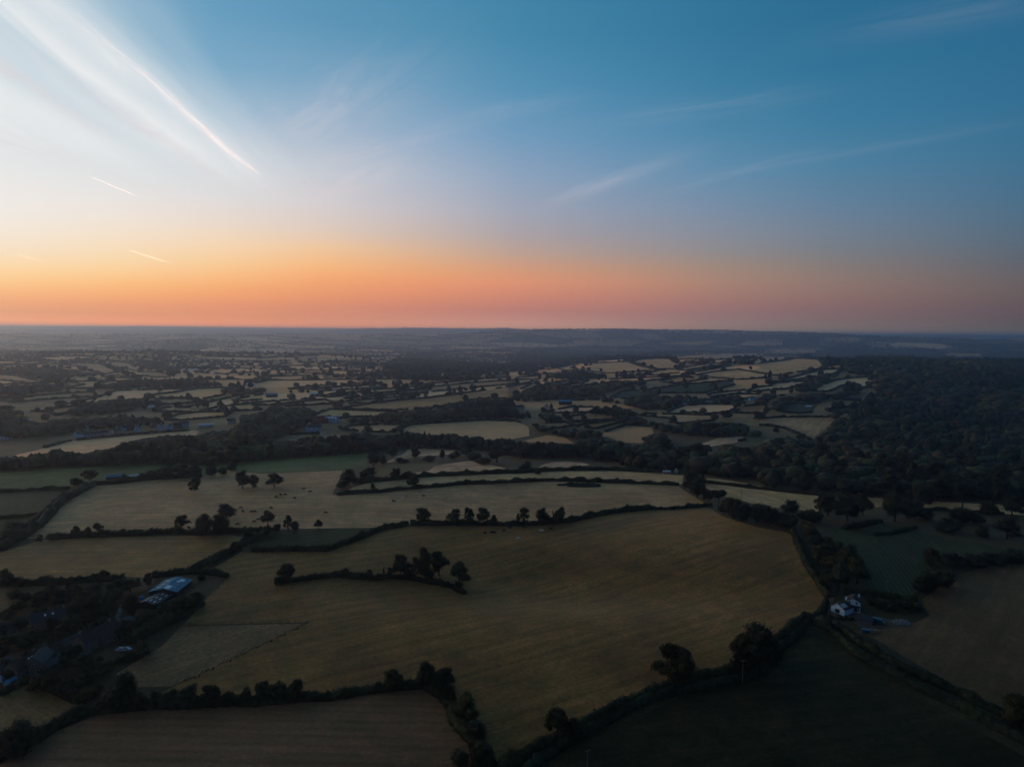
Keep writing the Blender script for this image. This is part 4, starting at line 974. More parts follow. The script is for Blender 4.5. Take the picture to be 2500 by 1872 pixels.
for nm, P, sp, PX in WOODS:
    lo, hi = P[:, :2].min(0), P[:, :2].max(0)
    y = lo[1]; pts = []
    while y < hi[1]:
        r = max(300, y); s = sp * (0.95 + min(1.6, max(0, (r - 700) / 1400)))
        xs = np.arange(lo[0], hi[0], s)
        pts.append(np.stack([xs + rng.uniform(-.42, .42, len(xs)) * s, y + rng.uniform(-.42, .42, len(xs)) * s, np.full(len(xs), s)], -1)); y += s * .92
    Q = np.vstack(pts); Q = Q[pip(Q[:, 0], Q[:, 1], P[:, :2])]
    az = np.abs(np.arctan2(Q[:, 0], Q[:, 1])); Q = Q[az < R(41)]
    if nm == 'great wood': Q = Q[~inside_any(Q[:, 0], Q[:, 1], FIELDS_W[:N_TRACED])]
    if len(Q) > 9000: Q = Q[rng.permutation(len(Q))[:9000]]
    z = H(Q[:, 0], Q[:, 1])
    cl = np.sin(Q[:, 0] / 37 + 1) * np.sin(Q[:, 1] / 51) * 1.6
    base = 9.5 if nm not in ('great wood', 'belt', 'middle wood') else 11.5
    h = np.clip(base + cl + rng.normal(0, 2.4, len(Q)), 4.5, 21); sc_ = np.exp(rng.normal(.10, .34, len(Q))); w = Q[:, 2] * 1.08 * sc_; h = np.clip(h * sc_ ** .45, 4.5, 21)
    w = np.minimum(w, h * 1.35)
    qx, qy = proj_v(Q[:, 0], Q[:, 1], z + h * .88); ok = pip(qx, qy, PX)
    qx, qy = proj_v(Q[:, 0], Q[:, 1], z + h * .55); ok2 = pip(qx, qy, PX) & ~ok
    h[ok2] *= .62; w[ok2] *= .8
    if nm != 'great wood' or True:
        keep = ok | ok2
        Q, z, h, w = Q[keep], z[keep], h[keep], w[keep]
    for i in range(len(Q)):
        WOODPTS.append((Q[i, 0], Q[i, 1], z[i], h[i], w[i], nm))
print('wood trees', len(WOODPTS))
# the largest-looking ones stand as trees of their own, the rest is one woodland
NWOOD_IND = 90
cand = sorted([i for i, p in enumerate(WOODPTS) if p[5] in WLAB], key=lambda i: -WOODPTS[i][3] / math.hypot(WOODPTS[i][0], WOODPTS[i][1]))
vis = []
for i in cand:
    p = WOODPTS[i]; q = project((p[0], p[1], p[2] + p[3] * .7))
    if 0 < q[0] < 2500 and q[1] < 1860: vis.append(i)
    if len(vis) >= NWOOD_IND: break
vset = set(vis)
for i in vis:
    p = WOODPTS[i]; lab, grp = WLAB[p[5]]
    add_tree(np.array(p[:3]), p[3], p[4], ['oak', 'oak', 'tall', 'dome'][i % 4] if i % 4 != 3 else 'oak', lab, grp, 'leaf_pale' if i % 9 == 0 else 'leaf')
REST = [p for i, p in enumerate(WOODPTS) if i not in vset]

TREES.sort(key=lambda e: -e[0])
for k, e in enumerate(TREES): emit_tree(e, 'hi' if k < 70 else 'lo')
print('trees', len(TREES))

# hedgerow trees along the far field boundaries
FAR = []
polys = [w[1] for w in WOODS]
EX, EY = [], []
for a, b in PATCH_EDGES:
    L = math.hypot(*(b - a)); d = math.hypot(*((a + b) / 2))
    k = rng.poisson(L / (34 if d < 4500 else 60))
    for _ in range(k):
        t = rng.random(); q = a + (b - a) * t + rng.normal(0, 2.5, 2); EX.append(q[0]); EY.append(q[1])
# odd trees on the traced boundaries of the middle distance
for P in FIELDS_W[27:N_TRACED]:
    n_ = len(P)
    for i in range(n_):
        a, b = P[i, :2], P[(i + 1) % n_, :2]; L = math.hypot(*(b - a))
        if math.hypot(*a) < 900: continue
        for _ in range(rng.poisson(min(L, 200) / 36)):
            q = a + (b - a) * rng.random(); EX.append(q[0]); EY.append(q[1])
EX, EY = np.array(EX), np.array(EY)
r_ = np.hypot(EX, EY); az_ = np.abs(np.arctan2(EX, EY))
ins = inside_any(EX, EY, [P for P in FIELDS_W[:N_TRACED]])
onb = np.arange(len(EX)) >= len(EX) - 0
keep = (az_ < R(40)) & (r_ > 1000) & ~ins
EX, EY = EX[keep], EY[keep]
# small far woods and clumps
for _ in range(620):
    r = rng.uniform(2200, 9500) ; a = rng.uniform(R(-38), R(38)); c = np.array([r * math.sin(a), r * math.cos(a)])
    m_ = int(rng.integers(8, 46)); ax = rng.uniform(25, 130); 
    q = c + np.stack([rng.normal(0, ax, m_), rng.normal(0, 26, m_)], -1); EX = np.append(EX, q[:, 0]); EY = np.append(EY, q[:, 1])
k_ = ~inside_any(EX, EY, [P for P in FIELDS_W[:N_TRACED]]); EX, EY = EX[k_], EY[k_]
cf = covers_field(EX, EY, H(EX, EY), 6.0) & (rng.random(len(EX)) < .62); EX, EY = EX[~cf], EY[~cf]
# wooded tops of the far ridges
for D, cnt, c0, c1 in ((7600, 2600, 1150, 2150), (12500, 900, 850, 1300)):
    pa = [math.atan2(*ray(c, 808)[:2]) for c in (c0, c1)]
    a = rng.uniform(pa[0], pa[1], cnt); r = D * (1 + rng.normal(0, .045, cnt)); EX = np.append(EX, r * np.sin(a)); EY = np.append(EY, r * np.cos(a))
EZ = H(EX, EY); ER = np.hypot(EX, EY)
EH = rng.uniform(6.5, 13, len(EX)) * (1 + .25 * ss(4000, 9000, ER)); EW = EH * rng.uniform(.8, 1.25, len(EX))
print('far trees', len(EX))

def stuff_trees(name, P, label, cat, hi_r, mid_r):
    """many small crowns as one mass: P rows x y z h w"""
    vs, ts, cs = [], [], []; o = 0
    rr = np.hypot(P[:, 0], P[:, 1])
    lods = []
    for sub, nl, ls in ((ICO2, 150, .085), (ICO2, 46, .11), (ICO1, 10, .16)):
        L = []
        for v in range(7):
            g = np.random.default_rng(500 + v * 13 + nl)
            V = lump(sub[0], g, .17, 2.8); V = V * [.5, .5, .46] ; V[:, 2] = V[:, 2] * (1 - .12 * (v % 3)) + .5
            D = g.normal(size=(nl, 3)); D /= np.linalg.norm(D, axis=1, keepdims=True); D[:, 2] = np.abs(D[:, 2]) * .9 - .25
            lv, lt = leaf_tris(D * [.5, .5, .46] * g.uniform(.92, 1.12, (nl, 1)) + [0, 0, .5], D, ls, g)
            if v == 6:      # a pointed conifer crown
                for q in (V, lv):
                    t_ = np.clip(1 - q[:, 2], .04, 1); q[:, :2] *= (.25 + .85 * t_)[:, None]; q[:, 2] *= 1.25
            L.append((np.vstack([V, lv]), np.vstack([sub[1], lt + len(V)])))
        lods.append(L)
    zone = np.sin(P[:, 0] / 83 + 1.7 * np.sin(P[:, 1] / 140)) * np.sin(P[:, 1] / 97 + .6)
    lod = np.where(rr < hi_r, 0, np.where(rr < mid_r, 1, 2)); var = np.where((zone < -.35) & (rng.random(len(P)) < .4), 6, rng.integers(0, 6, len(P))); ang = rng.uniform(0, 6.28, len(P))
    base = np.array(LEAF)
    tint = np.stack([base[0] * rng.uniform(.7, 1.5, len(P)), base[1] * rng.uniform(.75, 1.35, len(P)), base[2] * rng.uniform(.7, 1.4, len(P))], -1)
    zone = np.sin(P[:, 0] / 83 + 1.7 * np.sin(P[:, 1] / 140)) * np.sin(P[:, 1] / 97 + .6)
    tint *= (1 + .35 * zone)[:, None]; con = zone < -.35; tint[con] *= np.array([.72, .9, 1.05]); tint[zone > .55] *= np.array([1.35, 1.1, .8])
    tint[rng.random(len(P)) < .06] *= 1.7
    for l in range(3):
        for v in range(7):
            k = np.where((lod == l) & (var == v))[0]
            if not len(k): continue
            V, T = lods[l][v]
            ca, sa = np.cos(ang[k])[:, None], np.sin(ang[k])[:, None]
            w, h = P[k, 4][:, None], P[k, 3][:, None]
            X = (V[None, :, 0] * ca - V[None, :, 1] * sa) * w + P[k, 0][:, None]; Y = (V[None, :, 0] * sa + V[None, :, 1] * ca) * w + P[k, 1][:, None]
            Z = V[None, :, 2] * h * 1.04 - .04 * h + P[k, 2][:, None]
            vs.append(np.stack([X, Y, Z], -1).reshape(-1, 3)); ts.append((T[None] + (o + np.arange(len(k)) * len(V))[:, None, None]).reshape(-1, 3)); o += len(k) * len(V)
            cs.append(np.repeat(tint[k], len(V), 0))
    me = tri_mesh(name, np.vstack(vs), np.vstack(ts), np.vstack(cs)); print(name, len(me.polygons))
    tag(link(name, me, M['leaf_attr']), label, cat, kind='stuff')
stuff_trees('woodland', np.array([p[:5] for p in REST]), 'dark continuous woodland covering the hill at right and the valley belt', 'woodland', 900, 1700)
stuff_trees('distant_trees', np.stack([EX, EY, EZ, EH, EW], -1), 'thousands of distant hedgerow trees and small woods across the vale', 'distant trees', 0, 2600)

# ------------------------------------------------------------------ hedges
def hedge_geo(P, w, h, g, leaf=True, step=2.2, coarse=False):
    """a leafy bank along ground points P"""
    d = np.r_[0, np.cumsum(np.hypot(*np.diff(P[:, :2], axis=0).T))]; n_ = max(2, int(d[-1] / step)); s = np.linspace(0, d[-1], n_ + 1)
    x, y = np.interp(s, d, P[:, 0]), np.interp(s, d, P[:, 1])
    tx, ty = np.gradient(x), np.gradient(y); l = np.hypot(tx, ty) + 1e-9; nx, ny = -ty / l, tx / l
    prof = [(-.5, -.1), (-.52, .45), (-.30, .92), (0, 1.0), (.30, .92), (.52, .45), (.5, -.1)] if not coarse else [(-.5, -.1), (-.4, .85), (.4, .85), (.5, -.1)]
    ph = g.uniform(0, 6.28, 4)
    hv = h * (1 + .20 * np.sin(s / 9.3 + ph[0]) * np.sin(s / 3.7 + ph[3]) + .12 * np.sin(s / 2.1 + ph[1]) + .10 * g.normal(size=len(s)))
    for c_ in g.uniform(0, s[-1], int(s[-1] / 22) + 1): hv = hv * (1 + g.uniform(-.55, .75) * np.exp(-((s - c_) / g.uniform(1.2, 3.2)) ** 2))
    hv = np.clip(hv, .35 * h, 2.1 * h)
    ww = w * (1 + .14 * np.sin(s / 4.1 + ph[2]) + .08 * g.normal(size=len(s)))
    z = H(x, y); V = []
    for u, v in prof:
        jit = g.normal(0, .07 * w, len(s)) if v > 0 else 0
        V.append(np.stack([x + nx * (u * ww + jit), y + ny * (u * ww + jit), z + v * hv * (1 + (g.normal(0, .06, len(s)) if v > 0 else 0))], -1))
    V = np.stack(V, 1); m = len(prof); V = V.reshape(-1, 3); T = []
    for i in range(len(s) - 1):
        for k in range(m - 1):
            a = i * m + k; T += [(a, a + 1, a + m + 1), (a, a + m + 1, a + m)]
    T += [(0, k + 1, k) for k in range(1, m - 1)]; e = (len(s) - 1) * m; T += [(e, e + k, e + k + 1) for k in range(1, m - 1)]
    T = np.array(T)
    if leaf:
        nl = int(d[-1] * leaf); t = g.uniform(0, 1, nl) * (len(s) - 1.001); i = t.astype(int); f = (t - i)[:, None]
        a = g.uniform(-.15, math.pi + .15, nl)
        u = np.cos(a) * .52; v = np.maximum(.05, np.sin(a) * .98)
        c = np.stack([x, y, z], -1); cc = c[i] * (1 - f) + c[i + 1] * f
        N = np.stack([nx[i] * np.cos(a), ny[i] * np.cos(a), np.sin(a)], -1)
        Q = cc + np.stack([nx[i] * u * ww[i], ny[i] * u * ww[i], v * hv[i]], -1) + N * (g.uniform(0, .3, (nl, 1)) + .5 * (g.random((nl, 1)) < .12))
        lv, lt = leaf_tris(Q, N, .33, g); T = np.vstack([T, lt + len(V)]); V = np.vstack([V, lv])
    return V, T
HN = [  # traced hedges: path, width, height, label
 ('b2 700,548 760,538 1000,530 1300,498 1600,475 1760,455 2000,450 2212,440 b3 200,432 380,428 600,434 800,442 1100,452 1442,466', 2.8, 2.8, 'long trimmed hedge under the narrow pale strip'),
 ('b2 830,445 960,432 1140,420 1300,405 1500,388 1900,372 2212,358 b3 150,352 300,344 600,335 900,335 1000,340 1240,355', 3.2, 3.0, 'long hedge above the narrow pale strip'),
 ('b2 1320,796 1500,797 1900,800 2212,803 b3 200,800 500,776 700,732 900,697 1200,664', 3.2, 3.0, 'central hedge carrying the three oak groups'),
 ('b3 1200,666 1400,668 1550,650 1720,636', 2.2, 1.9, 'thin right end of the central hedge'),
 ('b2 1095,828 1200,815 1300,797', 3.0, 2.4, 'short hedge linking crop field and central hedge'),
 ('b2 -20,1022 150,1018 400,1016 620,1015 760,965 900,912 1000,868 1100,832', 3.0, 2.8, 'hedge along the lower edge of the crop field'),
 ('b1 440,918 700,900 900,890 1200,880 1400,862 1700,870 2000,858 2212,850', 3.2, 2.8, 'hedge with small trees in the left pastures'),
 ('b1 1600,1205 1800,1102 1950,1032 2050,960 2212,900', 4.0, 3.0, 'hedge slanting up beside the hayfield corner'),
 ('b1 0,1015 100,942 250,872 370,775 480,645 600,562 780,468', 5.0, 3.6, 'tall hedge bounding the left lane, right side'),
 ('b1 -60,985 50,920 200,845 330,745 440,640 540,560', 4.0, 3.2, 'tall hedge bounding the left lane, left side'),
 ('b1 0,522 150,515 300,508 590,496', 2.6, 2.4, 'hedge below the bright green meadow at far left'),
 ('b1 0,746 200,732 390,708', 2.6, 2.2, 'hedge below the dark left field'),
 ('b1 800,462 1000,448 1120,432 1250,412 1450,402 1700,395', 5.0, 3.4, 'overgrown hedge between meadow and pasture'),
 ('c1 -20,196 200,188 500,182 700,165 900,150 1000,142', 3.4, 3.0, 'hedge above the farm at left'),
 ('c1 1230,122 1350,112 1500,94 1600,55 1740,-10', 3.4, 2.8, 'hedge climbing from the blue roofed barn'),
 ('c1 1240,130 1400,110 1580,98 1750,106 1835,126', 2.4, 1.8, 'low bank round the top of the barn yard'),
 ('c2 165,182 300,162 420,150 560,130 700,122 850,140 985,146 1100,130 1250,142 1400,172 1500,188 1600,212 1650,245 1700,268', 2.8, 2.4, 'curved hedge in the middle of the hayfield'),
 ('c1 -30,1600 100,1540 300,1425 450,1330 600,1250 800,1192 1000,1188 1300,1165 1700,1150 2111,1138', 4.2, 3.0, 'bottom left hedge rising from the corner'),
 ('c2 0,1136 200,1130 400,1112 600,1100 750,1082 900,1050 1020,1040 1200,1010 1400,1000', 3.6, 2.6, 'bottom hedge running to the corner trees'),
 ('c2 1400,1000 1500,1060 1560,1120 1640,1300 1760,1420 1860,1560 1900,1680', 5.0, 3.0, 'hedge going down to the bottom edge'),
 ('c3 -60,1700 120,1585 300,1478 550,1350 800,1228 1050,1110 1300,1008 1550,940 1800,882 2000,812 2111,768 c4 60,690 180,600 300,498 380,440', 4.0, 2.8, 'long hedge along the hayfield, upper side of the lower right lane'),
 ('c3 80,1720 350,1540 700,1335 950,1200 1200,1092 1500,1020 1850,962 2050,890 c4 60,790 200,660 330,560', 3.4, 2.2, 'long hedge along the dark pasture, lower side of the lower right lane'),
 ('c4 600,520 700,600 800,675 1000,790 1200,895 1400,985 1600,1075 1850,1190 2140,1340', 3.6, 2.6, 'upper hedge of the lane running down right of the white house'),
 ('c4 440,500 560,560 700,690 800,770 1000,880 1200,985 1400,1085 1600,1180 1800,1285 2140,1470', 3.6, 2.4, 'lower hedge of the lane running down right of the white house'),
 ('c1 -10,1080 150,1000 300,960', 2.6, 2.0, 'garden hedge at the left edge'),
 ('c1 600,985 700,920 800,862 950,810 1050,775 1180,720', 2.8, 2.0, 'garden hedge under the long stone building'),
 ('c1 1050,660 1150,595 1300,505 1400,455 1500,410 1620,345', 4.5, 3.2, 'thick hedge right of the shed with rooflights'),
 ('F 1714,1152 1728,1185 1738,1208 1752,1235 1772,1262 1790,1290', 3.5, 2.4, 'hedge down the right side of the hayfield'),
 ('F 1785,1300 1775,1325 1745,1345 1715,1372', 3.0, 2.0, 'short hedge left of the white house'),
 ('b3 1662,440 1800,456 2000,478 2212,504 b4 200,515 400,540 550,552', 2.6, 2.0, 'hedge between two thin pale strips'),
 ('b4 1300,684 1450,674 1560,672 1640,690 1800,698 2040,708', 2.4, 1.8, 'low hedge before the tall trunked tree'),
 ('b4 690,832 800,818 900,798 1000,772', 3.5, 2.4, 'scrubby hedge at the top of the maize'),
 ('b4 940,885 1080,880 1200,850 1300,825', 2.4, 1.6, 'low bank crossing the maize'),
 ('c4 640,255 800,262 1000,290 1250,318', 3.2, 2.4, 'garden hedge behind the white house yard'),
 ('c4 860,345 1000,352 1130,362 1260,372', 2.6, 1.6, 'low hedge inside the garden of the white house'),
 ('b3 420,468 500,462 620,458 770,462 760,474 650,478 500,474', 2.6, 1.2, 'low heap of brambles beside the long hedge'),
 ('b4 1450,1130 1700,1128 1900,1110 2260,1095', 4.0, 2.6, 'hedge between maize and brown field'),
]
for k, (txt, w, h, lab) in enumerate(HN):
    P = ground_path(txt, 9.0); dist = np.hypot(P[:, 0], P[:, 1]).mean()
    V, T = hedge_geo(P, w, h, np.random.default_rng(40 + k), leaf=38 if dist < 520 else 15, step=1.2 if dist < 520 else 2.4)
    me = tri_mesh('hedge', V, T); tag(link('hedge', me, M['hedge']), lab, 'hedge', 'hedges between the near fields')
# boundaries of all the fields further off, one mass of hedgerow
vs, ts, o = [], [], 0; g = np.random.default_rng(5)
segs = []
for P in FIELDS_W[27:N_TRACED]:
    n_ = len(P); d0 = math.hypot(*P[:, :2].mean(0))
    for i in range(n_):
        a, b = P[i], P[(i + 1) % n_]
        if 900 < math.hypot(*a[:2]) < 7000 and math.hypot(*(b[:2] - a[:2])) < 220: (lambda pa, pb: segs.append((a[:2], b[:2], 1)) if abs(pa[1] - pb[1]) < .55 * abs(pa[0] - pb[0]) + 3 else None)(project(a), project(b))
for a, b in PATCH_EDGES: segs.append((a, b, 0))
for a, b, tr in segs:
    d = math.hypot(*((a + b) / 2))
    if d > 7500 or (d > 4300 and g.random() < .3) or g.random() < .06: continue
    if abs(math.atan2(*((a + b) / 2))) > R(40): continue
    q = a + (b - a) * np.array([[.1], [.3], [.5], [.7], [.9]])
    if not tr and inside_any(q[:, 0], q[:, 1], FIELDS_W[:N_TRACED]).any(): continue
    V, T = hedge_geo(np.array([[*a, 0], [*b, 0]]), 3.2 + d / 900, 2.4 + d / 1800, g, False, 6 + d / 400, True)
    vs.append(V); ts.append(T + o); o += len(V)
me = tri_mesh('distant_hedges', np.vstack(vs), np.vstack(ts)); tag(link('distant_hedges', me, M['hedge']), 'dark hedgerows dividing all the distant fields', 'distant hedges', kind='stuff')
# ------------------------------------------------------------------ buildings
def wall_box(mb, x0, y0, x1, y1, z0, z1): mb.box(x0, y0, z0, x1, y1, z1)
def house(name, label, cat, pos, rot, w, l, eave, ridge, wall, roof, windows=(), door=None, chimneys=(), group=None, rooflights=(), over=.3, sink=.8, roof_kind='gable'):
    """gabled building: gable ends face -y and +y, ridge runs along y. windows: (side, along, z, width, height)"""
    t = empty(name, pos, rot); tag(t, label, cat, group)
    hw, hl = w / 2, l / 2
    m = MB()
    if roof_kind == 'gable':
        a = [(-hw, -hl, -sink), (hw, -hl, -sink), (hw, -hl, eave), (0, -hl, ridge), (-hw, -hl, eave)]; b = [(x, hl, z) for x, _, z in a]
        m.add(a + b, [(0, 1, 2, 3, 4), (9, 8, 7, 6, 5), (1, 0, 5, 6), (2, 1, 6, 7), (0, 4, 9, 5), (3, 2, 7, 8), (4, 3, 8, 9)])
    else: m.box(-hw, -hl, -sink, hw, hl, eave)
    m.build('wall', wall, t)
    m = MB(); th = .16
    if roof_kind == 'gable':
        sl = (ridge - eave) / hw
        for s in (-1, 1):
            e0 = (s * (hw + over), eave - over * sl + .02); pk = (0, ridge + .02)
            v = []
            for y in (-hl - over, hl + over): v += [(e0[0], y, e0[1]), (pk[0], y, pk[1]), (pk[0], y, pk[1] + th), (e0[0], y, e0[1] + th)]
            f = [(0, 1, 2, 3), (7, 6, 5, 4), (1, 0, 4, 5), (3, 2, 6, 7), (0, 3, 7, 4), (2, 1, 5, 6)]
            m.add(v, f if s > 0 else [q[::-1] for q in f])
    else:   # curved sheet roof
        k = 8; v = []
        for y in (-hl - over, hl + over):
            for zz in (0, th):
                for i in range(k + 1):
                    u = -1 + 2 * i / k; v.append((u * (hw + over), y, eave + (ridge - eave) * (1 - u * u) + zz + .02))
        n_ = k + 1; f = []
        for i in range(k): f += [(i, i + 1, 2 * n_ + i + 1, 2 * n_ + i), (n_ + i + 1, n_ + i, 3 * n_ + i, 3 * n_ + i + 1), (i + 1, i, n_ + i, n_ + i + 1), (2 * n_ + i, 2 * n_ + i + 1, 3 * n_ + i + 1, 3 * n_ + i)]
        f += [(0, 2 * n_, 3 * n_, n_), (k, n_ + k, 3 * n_ + k, 2 * n_ + k)]
        m.add(v, f)
    rf = m.build('roof', roof, t)
    for cx, cy, h in chimneys:
        zb = eave + (ridge - eave) * (1 - abs(cx) / hw) - .4
        c = MB(); c.box(cx - .42, cy - .35, zb, cx + .42, cy + .35, zb + h); c.box(cx - .5, cy - .43, zb + h, cx + .5, cy + .43, zb + h + .12)
        ch = c.build('chimney', wall, rf)
    for sd, y0, u, ly, lw in rooflights:   # on slope sd, along y0, u of the way up, length along ridge, width up the slope (fraction)
        sl = (ridge - eave) / hw; c = MB(); v = []
        for uu in (u - lw / 2, u + lw / 2):
            x = sd * hw * (1 - uu); z = eave + (ridge - eave) * uu + th + .05
            v += [(x, y0 - ly / 2, z), (x, y0 + ly / 2, z)]
        v2 = [(x, y, z - .1) for x, y, z in v]
        c.add(v + v2, [(0, 1, 3, 2), (2, 3, 1, 0), (0, 4, 5, 1), (1, 5, 7, 3), (3, 7, 6, 2), (2, 6, 4, 0)]); c.build('rooflight', M['rooflight'], rf)
    for wd in windows:
        side, u, z, ww, wh = wd[:5]
        fr, pa = MB(), MB()
        def bx(mb, du, dz, d0, d1):
            if side in 'fb':
                y = -hl if side == 'f' else hl; sg = -1 if side == 'f' else 1
                a, b = sorted((y + sg * d0, y + sg * d1)); mb.box(u - du, a, z - dz, u + du, b, z + dz)
            else:
                x = -hw if side == 'l' else hw; sg = -1 if side == 'l' else 1
                a, b = sorted((x + sg * d0, x + sg * d1)); mb.box(a, u - du, z - dz, b, u + du, z + dz)
        bx(fr, ww / 2, wh / 2, -.03, .05); bx(pa, ww / 2 - .08, wh / 2 - .08, .05, .075)
        fo = fr.build('window', M['frame'], t); pa.build('pane', M['glass'], fo)
    if door:
        side, u, dw, dh, dm = door; d = MB()
        if side == 'f': d.box(u - dw / 2, -hl - .06, 0, u + dw / 2, -hl + .03, dh)
        elif side == 'r': d.box(hw - .03, u - dw / 2, 0, hw + .06, u + dw / 2, dh)
        else: d.box(-hw - .06, u - dw / 2, 0, -hw + .03, u + dw / 2, dh)
        d.build('door', dm, t)
    return t, rf
def at(tile, x, y): return hit(*src(tile, x, y))
def face(p, deg=0.0):
    """turn so that the front looks along the line of sight, then by deg"""
    return -math.atan2(p[0], p[1]) + R(deg)

# the white house at lower right: garage wing and two-storey wing
pA = at('h', 395, 700); pB = at('h', 725, 662)
wf = [('f', -.1, 1.25, 2.4, 1.7)]
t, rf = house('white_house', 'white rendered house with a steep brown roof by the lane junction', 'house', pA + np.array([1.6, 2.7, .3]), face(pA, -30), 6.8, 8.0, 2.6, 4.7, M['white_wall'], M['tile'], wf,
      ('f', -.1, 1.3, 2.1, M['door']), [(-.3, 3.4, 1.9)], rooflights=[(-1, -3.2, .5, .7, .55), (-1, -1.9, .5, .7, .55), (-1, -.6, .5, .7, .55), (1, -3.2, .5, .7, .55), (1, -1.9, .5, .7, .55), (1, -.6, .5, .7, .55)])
mat_inv = Matrix.Translation(t.location).inverted()
def sub_wing(parent, P, rot, w, l, eave, ridge):
    """second wing, built in place as parts of the same house"""
    pm = Matrix.Translation(parent.location) @ Matrix.Rotation(parent.rotation_euler[2], 4, 'Z'); wm = Matrix.Translation([float(v) for v in P]) @ Matrix.Rotation(rot, 4, 'Z'); rel = pm.inverted() @ wm
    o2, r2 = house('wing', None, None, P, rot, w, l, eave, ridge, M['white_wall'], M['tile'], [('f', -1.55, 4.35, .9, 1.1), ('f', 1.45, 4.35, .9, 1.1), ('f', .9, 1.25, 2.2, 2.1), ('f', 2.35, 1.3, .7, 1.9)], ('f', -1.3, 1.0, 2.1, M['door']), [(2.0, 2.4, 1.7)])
    kids = list(o2.children)
    for k in kids: k.parent = parent; k.matrix_local = rel @ k.matrix_local
    cp = MB(); cp.box(-w / 2 - .2, -l / 2 - 1.5, 2.75, w / 2 + .2, -l / 2 - .01, 2.95); cp.box(-w / 2, -l / 2 - 1.5, 2.95, w / 2, -l / 2 - 1.4, 3.6)
    c = cp.build('porch_roof', M['dark_wall'], parent); c.matrix_local = rel
    bpy.data.objects.remove(o2)
sub_wing(t, pB + np.array([0, 3.5, .2]), face(pB, -3), 5.9, 7.0, 4.8, 6.4)
p = at('h', 940, 930); house('outbuilding', 'low dark roofed outbuilding in front of the white house', 'outbuilding', p + np.array([0, 2, 0]), face(p, -86), 4.4, 6.0, 2.1, 3.5, M['stone_wall'], M['slate'], [('r', 0, 1.2, .8, .7)])
def heap(name, label, cat, P, w, d, h, mat, seed, bits=60, bs=.5):
    g = np.random.default_rng(seed); m = MB(); k = 9
    for i in range(bits):
        a = g.uniform(0, 6.28); r = math.sqrt(g.random()); x, y = r * w / 2 * math.cos(a), r * d / 2 * math.sin(a); z = h * (1 - r) * g.uniform(.5, 1)
        s = bs * g.uniform(.5, 1.3); q = Matrix.Rotation(g.uniform(0, 3), 3, Vector(g.normal(size=3)).normalized())
        c = [q @ Vector((sx * s * .6, sy * s * .4, sz * s * .25)) + Vector((x, y, z)) for sx in (-1, 1) for sy in (-1, 1) for sz in (-1, 1)]
        m.add(c, [(0, 1, 3, 2), (4, 6, 7, 5), (0, 4, 5, 1), (2, 3, 7, 6), (0, 2, 6, 4), (1, 5, 7, 3)])
    n_ = 14; v = [(0, 0, h * .75)]; v += [(.48 * w * math.cos(6.283 * i / n_) * g.uniform(.8, 1), .48 * d * math.sin(6.283 * i / n_) * g.uniform(.8, 1), -.1) for i in range(n_)]
    m.add(v, [(0, 1 + i, 1 + (i + 1) % n_) for i in range(n_)])
    return tag(m.build(name, mat, None, [float(q) for q in P]), label, cat)
heap('rubble_heap', 'pale heap of rubble and scrap at the yard end beside the house', 'rubble heap', at('h', 1690, 880), 8.5, 6, 1.6, M['rubble'], 3, 90, .8)
heap('timber_pile', 'pile of brown timber planks in front of the low outbuilding', 'timber pile', at('h', 1050, 1070), 7.5, 2.6, .9, M['timber'], 4, 80, 1.0)
field('h 60,560 170,640 150,740 330,760 520,770 640,860 780,960 1000,1000 1500,990 1800,960 2000,880 1700,860 1500,830 1300,770 1000,730 870,690 860,660 200,660', (.07, .068, .066), 'rough', 'gravel yard round the white house', 3.0, 8.0, 'yard')

